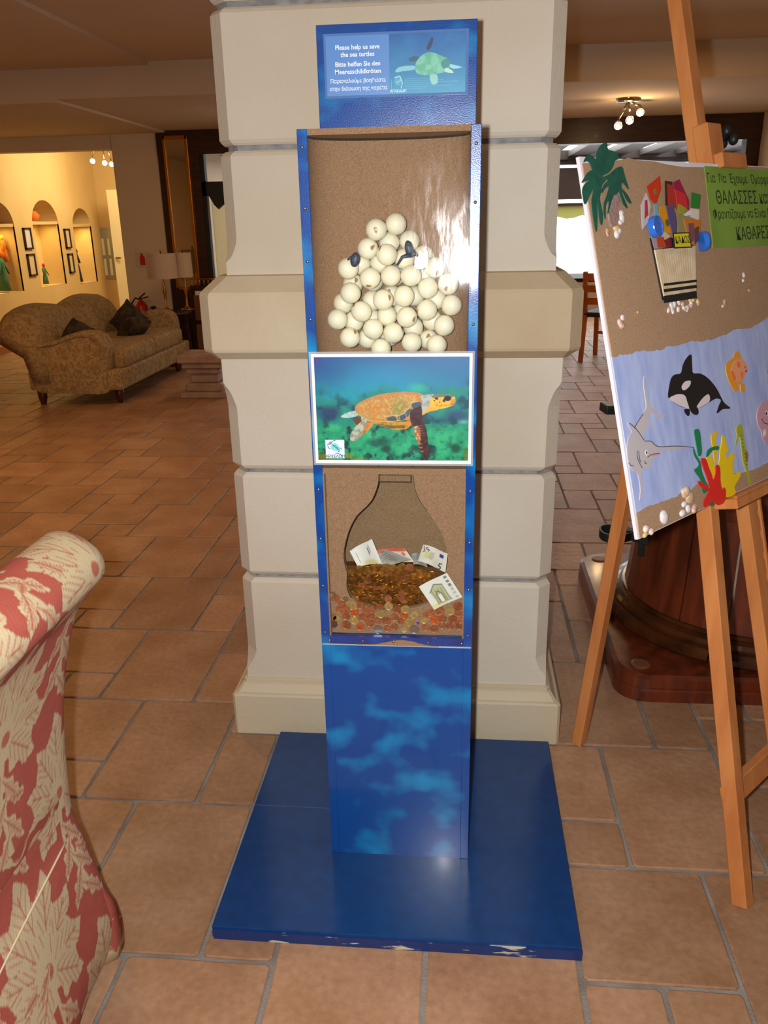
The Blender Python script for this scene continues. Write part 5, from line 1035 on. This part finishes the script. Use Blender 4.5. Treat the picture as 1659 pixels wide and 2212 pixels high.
def cushion(c, s, rot, label):
    n = 14; P1 = []
    for sg in (1, -1):
        pass
    mb = MB(); A = np.zeros((n, n, 3)); B = np.zeros((n, n, 3))
    for i in range(n):
        for j in range(n):
            u = i/(n-1)*2-1; v = j/(n-1)*2-1; th_ = 0.075*(max(0, 1-u**4)*max(0, 1-v**4))**0.6; pin = 1-0.06*(u*u*v*v < 0.5)*(abs(u*v))
            A[i, j] = (u*s*pin, th_, v*s*pin); B[i, j] = (u*s*pin, -th_, v*s*pin)
    for G in (A, B):
        k = len(mb.v); mb.v += [tuple(p) for p in G.reshape(-1, 3)]
        for i in range(n-1):
            for j in range(n-1): mb.f.append((k+i*n+j, k+i*n+j+1, k+(i+1)*n+j+1, k+(i+1)*n+j)); mb.m.append(0)
    Rm = np.array(Euler(rot).to_matrix()); mb.v = [tuple(np.array(c) + Rm @ np.array(v)) for v in mb.v]
    o_ = mb.build('cushion', M_CUSH, None, True); tag(o_, label, 'cushion', 'cushions on the sofa')
cushion((-3.24, 6.84, 0.51), 0.13, (0.3, 0.5, 1.2), 'dark cushion lying behind the near arm of the sofa')
cushion((-3.17, 7.82, 0.535), 0.145, (0.1, 0.78, 0.9), 'dark criss-cross cushion standing on its corner against the far sofa arm')
cushion((-3.0, 7.5, 0.50), 0.12, (0.9, 0.15, 1.0), 'small dark cushion lying flat in front of the criss-cross one')

# ================================================================== far left furnishings
M_BRASSL = pbr('lamp_brass', (176, 120, 44), 0.25, 0.9); M_SHADE = pbr('lamp_shade_cloth', (206, 184, 164), 0.9)
def table_lamp(x, y, z, label, rs=0.155):
    L = thing('table_lamp', (x, y, z), label, 'lamp', 'table lamps beside the sofa')
    MB().lathe((x, y, z), [(0.07, 0), (0.07, 0.012), (0.03, 0.025), (0.012, 0.05), (0.012, 0.16), (0.022, 0.20), (0.012, 0.24), (0.016, 0.27), (0.008, 0.31), (0.008, 0.40)], 14).build('lamp_base', M_BRASSL, L, True)
    MB().lathe((x, y, z), [(rs, 0.33), (rs*0.94, 0.57)], 28, cap=False).build('lamp_shade', M_SHADE, L, True)
    MB().lathe((x, y, z), [(0.006, 0.40), (0.006, 0.59), (0.012, 0.60), (0.0, 0.61)], 8).build('finial', M_BRASSL, L, True)
TY = 8.5; tp = fy(372, 672, TY)
TBL = thing('side_table', (tp[0], TY, 0), 'round dark wooden side table with lamps behind the sofa', 'table')
tz = tp[2]
MB().lathe((tp[0], TY, 0), [(0.0, tz-0.03), (0.19, tz-0.03), (0.20, tz-0.015), (0.19, tz), (0, tz)], 28, cap=False).build('table_top', M_DARKWOOD, TBL, True)
for k in range(3): a = 2*math.pi*k/3+0.5; MB().beam((tp[0]+0.15*math.cos(a), TY+0.15*math.sin(a), 0), (tp[0]+0.11*math.cos(a), TY+0.11*math.sin(a), tz-0.02), 0.05, 0.05, (1, 0, 0)).build('leg', M_DARKWOOD, TBL)
la = fy(359, 665, TY-0.05); table_lamp(la[0], TY-0.05, tz, 'brass table lamp with wide pale shade nearest the wall pier'); lb = fy(405, 665, TY+0.1); table_lamp(lb[0], TY+0.1, tz, 'brass table lamp with narrower shade in front of the tall mirror', 0.09)
# plant-like dark ornament on the table
mo = MB(); c = fy(335, 668, TY)
for k in range(9): a = 2*math.pi*k/9; mo.tube([(c[0], TY-0.05, tz+0.007), (c[0]+0.02*math.cos(a), TY-0.05+0.03*math.sin(a), tz+0.05), (c[0]+0.035*math.cos(a), TY-0.05+0.06*math.sin(a), tz+0.03)], [0.006, 0.008, 0.002], 5)
tag(mo.build('ornament', pbr('dark_leaf', (30, 30, 22), 0.6), None, True), 'small dark spiky ornament on the lamp table', 'ornament')
# extinguisher and its sign on the pier
ex = fy(312, 688, 8.94)
FX = thing('fire_extinguisher', (ex[0], 8.92, ex[2]), 'red fire extinguisher with yellow band standing against the cream pier', 'extinguisher')
zb_, zt_ = ex[2]-0.10, fy(312, 651, 8.92)[2]; RED = pbr('extinguisher_red', (186, 24, 18), 0.3, coat=0.4)
MB().lathe((ex[0], 8.89, 0), [(0.0, zb_), (0.062, zb_), (0.068, zb_+0.02), (0.068, zt_-0.05), (0.05, zt_-0.01), (0.02, zt_+0.01), (0.018, zt_+0.03), (0, zt_+0.03)], 18, cap=False).build('cylinder', RED, FX, True)
MB().lathe((ex[0], 8.89, 0), [(0.0688, (zb_+zt_)/2), (0.0692, (zb_+zt_)/2+0.002), (0.0692, (zb_+zt_)/2+0.04), (0.0688, (zb_+zt_)/2+0.042)], 18, cap=False).build('label_band', flat((222, 190, 60)), FX, True)
MB().tube([(ex[0], 8.89, zt_+0.02), (ex[0]-0.05, 8.87, zt_+0.04), (ex[0]-0.095, 8.86, zt_-0.02), (ex[0]-0.10, 8.86, zt_-0.16), (ex[0]-0.09, 8.86, zt_-0.24)], 0.010, 7).build('hose', M_BLACK, FX, True)
m_ = MB(); m_.beam((ex[0]-0.01, 8.89, zt_+0.03), (ex[0]+0.09, 8.88, zt_+0.05), 0.012, 0.02, (0, 0, 1)); m_.beam((ex[0]-0.01, 8.89, zt_+0.04), (ex[0]+0.06, 8.88, zt_+0.09), 0.010, 0.02, (0, 0, 1)); m_.build('valve_handle', M_BLACK, FX)
box('stand', (ex[0]-0.08, 8.81, 0.0), (ex[0]+0.08, 8.97, zb_), M_DARKWOOD, FX)
sg = fy(308, 560, 8.99); SGN = thing('extinguisher_sign', (sg[0], 8.99, sg[2]), 'small red fire extinguisher sign on the cream pier', 'sign')
box('sign_plate', (sg[0]-0.062, 8.988, sg[2]-0.075), (sg[0]+0.062, 8.998, sg[2]+0.075), flat((210, 186, 170)), SGN)
m_ = MB(); m_.prism([(-0.028, -0.06), (0.028, -0.06), (0.028, 0.02), (0.010, 0.04), (0.010, 0.055), (-0.03, 0.06), (-0.012, 0.045), (-0.028, 0.02)], (sg[0], 8.986, sg[2]), (1, 0, 0), (0, 0, 1), (0, 1, 0), -0.002, 0.002); m_.build('sign_symbol', flat((190, 26, 40)), SGN)
# tall mirror panel with gold bevel, set in the dark screen
mx0, mx1 = fy(352, 400, Y0W)[0]-0.02, fy(405, 400, Y0W)[0]; mz1 = fy(380, 293, Y0W)[2]; MR = thing('tall_mirror', ((mx0+mx1)/2, Y0W-0.03, 0.7), 'tall narrow gold edged mirror panel on the dark wood screen', 'mirror')
mx0, mx1 = -3.06, -2.80
M_GOLDF = pbr('gold_frame', (196, 132, 42), 0.3, 0.9); M_MIR = pbr('mirror_glass', (206, 196, 180), 0.03, 1.0)
box('mirror_glass', (mx0+0.03, Y0W-0.031, 0.75), (mx1-0.03, Y0W-0.021, mz1-0.04), M_MIR, MR)
for lo_, hi_ in (((mx0, Y0W-0.042, 0.72), (mx0+0.03, Y0W-0.011, mz1)), ((mx1-0.03, Y0W-0.042, 0.72), (mx1, Y0W-0.011, mz1)), ((mx0, Y0W-0.042, mz1-0.04), (mx1, Y0W-0.011, mz1)), ((mx0, Y0W-0.042, 0.72), (mx1, Y0W-0.011, 0.75))): box('frame_strip', lo_, hi_, M_GOLDF, MR, 0.006, 1)
# dark cabinet with brass gallery rail
cx0, cx1 = -2.86, -2.45; CB = thing('drinks_cabinet', (-2.65, 8.75, 0), 'dark wooden cabinet with brass rail below the mirror', 'cabinet')
ztop = fy(400, 622, 8.55)[2]
box('carcass', (cx0, 8.78, 0.05), (cx1, 8.95, ztop), M_DARKWOOD, CB, 0.006, 1); box('plinth', (cx0-0.02, 8.76, 0), (cx1+0.02, 8.955, 0.06), M_DARKWOOD, CB)
for zz in (0.12, 0.42): box('door', (cx0+0.04, 8.765, zz), (cx1-0.04, 8.78, zz+0.26), pbr('cabinet_panel', (112, 74, 36), 0.4) if 'cabinet_panel' not in MATS else MATS['cabinet_panel'], CB, 0.004, 1)
m_ = MB(); m_.tube([(cx0+0.01, 8.79, ztop+0.07), (cx1-0.01, 8.79, ztop+0.07)], 0.008, 7); m_.build('rail', M_BRASSL, CB, True)
for k in range(9): xk = cx0+0.02+(cx1-cx0-0.04)*k/8; MB().lathe((xk, 8.79, ztop), [(0.008, 0), (0.005, 0.02), (0.009, 0.04), (0.005, 0.07)], 8).build('baluster', M_BRASSL, CB, True)
box('paper_notice', (-2.80, 8.772, ztop-0.16), (-2.70, 8.778, ztop-0.05), M_WHITE, CB)
# stepped stone low table
lt = fz(432, 862); M_LT = pbr('stepped_stone', (176, 150, 132), 0.5, rgb2=(150, 124, 108), scale=8)
LT_ = thing('stepped_table', (lt[0], 6.95, 0), 'low pinkish stone table with stepped pedestal beside the sofa', 'table')
zt2 = fy(430, 768, 6.8)[2]; cx_ = lt[0]+0.02
for w, za, zb2 in ((0.20, 0.0, 0.05), (0.155, 0.05, 0.12), (0.115, 0.12, 0.20), (0.145, 0.20, 0.25), (0.17, 0.25, 0.30), (0.20, 0.30, 0.36)): box('step', (cx_-w, 6.95-w, za*zt2/0.36), (cx_+w, 6.95+w, zb2*zt2/0.36), M_LT, LT_, 0.008, 1)
def translucent(name, rgb):
    m = bpy.data.materials.new(name); m.use_nodes = True; nt = m.node_tree; b = nt.nodes['Principled BSDF']; b.inputs['Base Color'].default_value = (*lin(rgb), 1); b.inputs['Roughness'].default_value = 0.9
    tr = nt.nodes.new('ShaderNodeBsdfTranslucent'); tr.inputs[0].default_value = (*lin(rgb), 1); mx = nt.nodes.new('ShaderNodeMixShader'); mx.inputs[0].default_value = 0.7
    nt.links.new(b.outputs[0], mx.inputs[1]); nt.links.new(tr.outputs[0], mx.inputs[2]); nt.links.new(mx.outputs[0], nt.nodes['Material Output'].inputs[0]); MATS[name] = m; return m
# glazed doors in the screen: cream blind behind dark frame
GD = thing('window_1', (-2.3, 9.05, 0), 'dark framed glazed door with pale blind left of the pillar', kind='structure')
box('frame', (-2.70, 9.02, 0), (-2.66, 9.10, 2.06), M_BLACK, GD); box('frame', (-2.44, 9.02, 0), (-2.38, 9.10, 2.06), M_BLACK, GD); box('frame', (-2.70, 9.02, 1.66), (-1.9, 9.10, 1.80), M_BLACK, GD); box('blind', (-2.65, 9.14, 0.3), (-2.45, 9.15, 1.66), translucent('pale_blind', (244, 234, 206)), GD)
mb_ = MB(); mb_.prism([(-2.63, 1.66), (-2.40, 1.66), (-2.43, 1.60), (-2.49, 1.57), (-2.54, 1.53), (-2.58, 1.57)], (0, 0, 0), (1, 0, 0), (0, 0, 1), (0, 1, 0), 9.0, 9.04); mb_.build('valance', M_BLACK, GD)
box('curtain', (-2.36, 9.16, 0.2), (-1.9, 9.17, 2.0), pbr('dark_curtain', (70, 50, 40), 0.9), GD)
# gallery: spots, frames, niche contents
M_BULB = pbr('halogen_bulb', (255, 240, 210), 0.3, emit=((255, 236, 200), 60.0)); M_CHROME = pbr('satin_chrome', (180, 170, 150), 0.2, 1.0)
def spot_bar(base, heads, label, pw, col, aim):
    S = thing('spot_cluster', base, label, 'ceiling lamp')
    MB().lathe(base, [(0.0, -0.03), (0.09, -0.03), (0.10, -0.01), (0.10, 0.0)], 20, cap=False).build('ceiling_plate', M_CHROME, S, True)
    for h in heads:
        h = np.array(h); b = np.array(base); MB().tube([b+(0, 0, -0.02), (b*0.5+h*0.5)+(0, 0, 0.01), h+(0, 0, 0.05)], 0.008, 7).build('arm', M_CHROME, S, True)
        d_ = np.array(aim)-h; d_ = d_/np.linalg.norm(d_); e1 = np.cross(d_, (0, 0, 1.0)); e1 /= np.linalg.norm(e1); e2 = np.cross(d_, e1)
        ring = lambda r, t: [h + d_*t + r*(math.cos(k*math.pi/7)*e1 + math.sin(k*math.pi/7)*e2) for k in range(14)]
        hd = MB().rings([ring(0.012, -0.07), ring(0.03, -0.05), ring(0.034, 0.0), ring(0.030, 0.0), ring(0.028, -0.01)], cap=False).build('lamp_head', M_CHROME, S, True)
        MB().ell(h + d_*0.0, (0.02, 0.02, 0.02), 12, 8).build('bulb', M_BULB, hd, True)
    l = bpy.data.lights.new('spot_light', 'POINT'); l.energy = pw; l.color = col; l.shadow_soft_size = 0.05; lo_ = bpy.data.objects.new('spot_light', l); COL.objects.link(lo_); lo_.location = np.mean(heads, axis=0) + np.array([0, -0.05, -0.10])
b = fy(1358, 212, 7.6); sp = [fy(1335, 272, 7.6), fy(1360, 260, 7.65), fy(1383, 243, 7.7)]
spot_bar((b[0], 7.6, ZL), sp, 'three headed chrome ceiling spot near the dark beam at right', 7, (1.0, 0.62, 0.28), (0.5, 3.0, 0.2))
sp = [fy(200, 348, 11.0), fy(226, 352, 11.3), fy(241, 355, 11.6)]; spot_bar((sp[1][0], 11.3, 2.62), sp, 'row of three lit ceiling spots inside the gallery room', 6, (1.0, 0.66, 0.28), (-3.6, 7.0, 1.2))
M_FRM = pbr('picture_frame', (44, 30, 30), 0.4); M_ART = pbr('pale_document', (222, 200, 160), 0.25, coat=0.6)
def wall_frame(c0, c1, label, art=None):
    p0 = fx(*c0, XG+0.02); p1 = fx(*c1, XG+0.02); y0, y1 = sorted((p0[1], p1[1])); za, zb3 = sorted((p0[2], p1[2]))
    F = thing('picture', (XG+0.01, (y0+y1)/2, za), label, 'picture', 'framed documents between the niches')
    for lo_, hi_ in (((XG, y0, za), (XG+0.025, y0+0.02, zb3)), ((XG, y1-0.02, za), (XG+0.025, y1, zb3)), ((XG, y0, za), (XG+0.025, y1, za+0.02)), ((XG, y0, zb3-0.02), (XG+0.025, y1, zb3))): box('frame_strip', lo_, hi_, M_FRM, F)
    box('document', (XG, y0+0.015, za+0.015), (XG+0.012, y1-0.015, zb3-0.015), art or M_ART, F)
wall_frame((50, 492), (73, 538), 'upper framed document left of the middle niche', pbr('glossy_document', (230, 226, 232), 0.08, coat=1.0)); wall_frame((59, 549), (82, 595), 'lower framed document left of the middle niche'); wall_frame((139, 494), (156, 536), 'upper framed document right of the middle niche'); wall_frame((147, 548), (163, 589), 'lower framed document right of the middle niche')
p0 = fy(212, 492, 12.40); p1 = fy(262, 600, 12.40); SW = thing('reflecting_picture', ((p0[0]+p1[0])/2, 12.4, p1[2]), 'silvery framed glass picture with painted window reflection on the gallery end wall', 'picture')
box('backing', (p0[0], 12.39, p1[2]), (p1[0], 12.42, p0[2]), pbr('silver_mount', (164, 168, 160), 0.3, 0.3), SW)
for i in range(3):
    for j in range(2): wx = (p1[0]-p0[0])/3; hzz = (p0[2]-p1[2])*0.40; xx = p0[0]+wx*i+0.03; zz = p1[2]+0.04+hzz*j; box('pane', (xx, 12.38, zz), (xx+wx-0.05, 12.392, zz+hzz-0.05), pbr('pane_reflection', (236, 236, 216), 0.2) if 'pane_reflection' not in MATS else MATS['pane_reflection'], SW)  # pale panes are a window reflection painted onto the picture glass
M_FIG = {k: pbr('figure_'+k, c, 0.7) for k, c in dict(orange=(230, 120, 20), red=(206, 40, 40), green=(60, 110, 80), navy=(50, 50, 84), white=(226, 214, 190), yellow=(230, 200, 60)).items()}
def doll(y, z, s, body, head, label, x=XG-0.13):
    D = thing('doll', (x, y, z), label, 'doll', 'costumed dolls in the niches'); MB().lathe((x, y, z), [(0.0, 0), (0.09*s, 0), (0.07*s, 0.2*s), (0.045*s, 0.32*s), (0.07*s, 0.42*s), (0.03*s, 0.5*s)], 14).build('dress', M_FIG[body], D, True)
    MB().ell((x, y, z+0.56*s), (0.045*s, 0.045*s, 0.06*s), 12, 8).build('head', M_FIG[head], D, True)
    for sg_ in (-1, 1): MB().tube([(x, y+sg_*0.06*s, z+0.44*s), (x+0.03, y+sg_*0.12*s, z+0.25*s)], [0.022*s, 0.014*s], 7).build('arm', M_FIG[body], D, True)
doll(9.75, 0.68, 0.75, 'green', 'orange', 'green skirted doll with orange headdress in the leftmost niche'); doll(9.86, 1.0, 0.5, 'orange', 'yellow', 'orange figure at the right side of the leftmost niche'); doll(10.78, 0.68, 0.42, 'green', 'red', 'small green and red figure at the foot of the middle niche'); doll(11.68, 0.64, 1.0, 'navy', 'navy', 'tall dark costume on a stand in the right niche')
box_ = MB(); tag(MB().lathe((XG-0.15, 9.55, 1.44), [(0.0, 0), (0.07, 0), (0.11, 0.10), (0.09, 0.12), (0.0, 0.11)], 18, cap=False).build('red_vessel', M_FIG['red'], None, True), 'round red vessel in the arch of the leftmost niche', 'vessel')
tag(MB().lathe((XG-0.15, 10.72, 1.46), [(0.0, 0), (0.06, 0), (0.09, 0.06), (0.05, 0.12), (0.0, 0.12)], 14, cap=False).build('orange_vessel', M_FIG['orange'], None, True), 'small orange vessel in the arch of the middle niche', 'vessel')
for a, b_, z0_, zs_ in NICHES:
    l = bpy.data.lights.new('niche_lamp', 'AREA'); l.energy = 2.2; l.color = (1.0, 0.72, 0.22); l.shape = 'RECTANGLE'; l.size = 0.05; l.size_y = (b_-a)*0.7; lo_ = bpy.data.objects.new('niche_lamp', l); COL.objects.link(lo_); lo_.location = (XG-0.12, (a+b_)/2, zs_-0.02)
# open door leaf at the gallery end
dz = fy(262, 640, 11.9); DR = thing('door_1', (dz[0], 11.9, 0), 'white door leaf standing open at the end of the gallery', kind='structure'); box('leaf', (dz[0]-0.02, 11.85, 0), (dz[0]+0.22, 11.90, 1.85), pbr('door_white', (226, 210, 170), 0.5), DR, 0.006, 1); MB().tube([(dz[0]+0.02, 11.83, 0.95), (dz[0]+0.10, 11.80, 0.95)], 0.012, 7).build('handle', M_CHROME, DR)

# ================================================================== veranda furniture beyond the pillar
M_CHW = pbr('chair_wood', (196, 104, 44), 0.4, rgb2=(170, 84, 34), scale=8); M_CHB = pbr('black_seat', (22, 22, 24), 0.5)
def wood_chair(x, y, rz, label):
    Cc = thing('dining_chair', (x, y, 0), label, 'chair', 'wooden chairs at the veranda'); ca, sa = math.cos(rz), math.sin(rz)
    g = lambda a, b_, z: (x+a*ca-b_*sa, y+a*sa+b_*ca, z)
    for a, b_ in ((-0.2, -0.2), (0.2, -0.2)): MB().beam(g(a, b_*1.15, 0), g(a, b_, 0.44), 0.04, 0.04, (ca, sa, 0)).build('leg', M_CHW, Cc)
    for a in (-0.2, 0.2): MB().beam(g(a, 0.27, 0), g(a, 0.2, 0.46), 0.04, 0.04, (ca, sa, 0)).build('leg', M_CHW, Cc); MB().beam(g(a, 0.2, 0.46), g(a, 0.27, 0.88), 0.04, 0.035, (ca, sa, 0)).build('back_post', M_CHW, Cc)
    m_ = MB(); m_.prism([(-0.22, -0.22), (0.22, -0.22), (0.22, 0.22), (-0.22, 0.22)], (x, y, 0), (ca, sa, 0), (-sa, ca, 0), (0, 0, 1), 0.44, 0.49); m_.build('seat', M_CHB, Cc, False, 0.015, 2)
    for zz in (0.60, 0.72, 0.83): MB().beam(g(-0.2, 0.225+(zz-0.5)*0.16, zz), g(0.2, 0.225+(zz-0.5)*0.16, zz), 0.07, 0.02, (0, 0, 1)).build('back_slat', M_CHW, Cc)
    MB().beam(g(-0.2, -0.21, 0.24), g(0.2, -0.21, 0.24), 0.03, 0.02, (0, 0, 1)).build('stretcher', M_CHW, Cc)
wood_chair(1.5, 8.7, 2.7, 'orange wooden chair with black seat just right of the stone pillar'); wood_chair(2.25, 10.4, 0.4, 'orange wooden chair farther off among the veranda tables')
VT = thing('veranda_table', (1.55, 9.9, 0), 'dark square veranda table behind the orange chair', 'table'); box('table_top', (1.15, 9.5, 0.71), (1.95, 10.3, 0.75), M_CHB, VT); 
for a in (1.2, 1.9):
    for b_ in (9.55, 10.25): box('leg', (a-0.03, b_-0.03, 0), (a+0.03, b_+0.03, 0.71), M_CHB, VT)
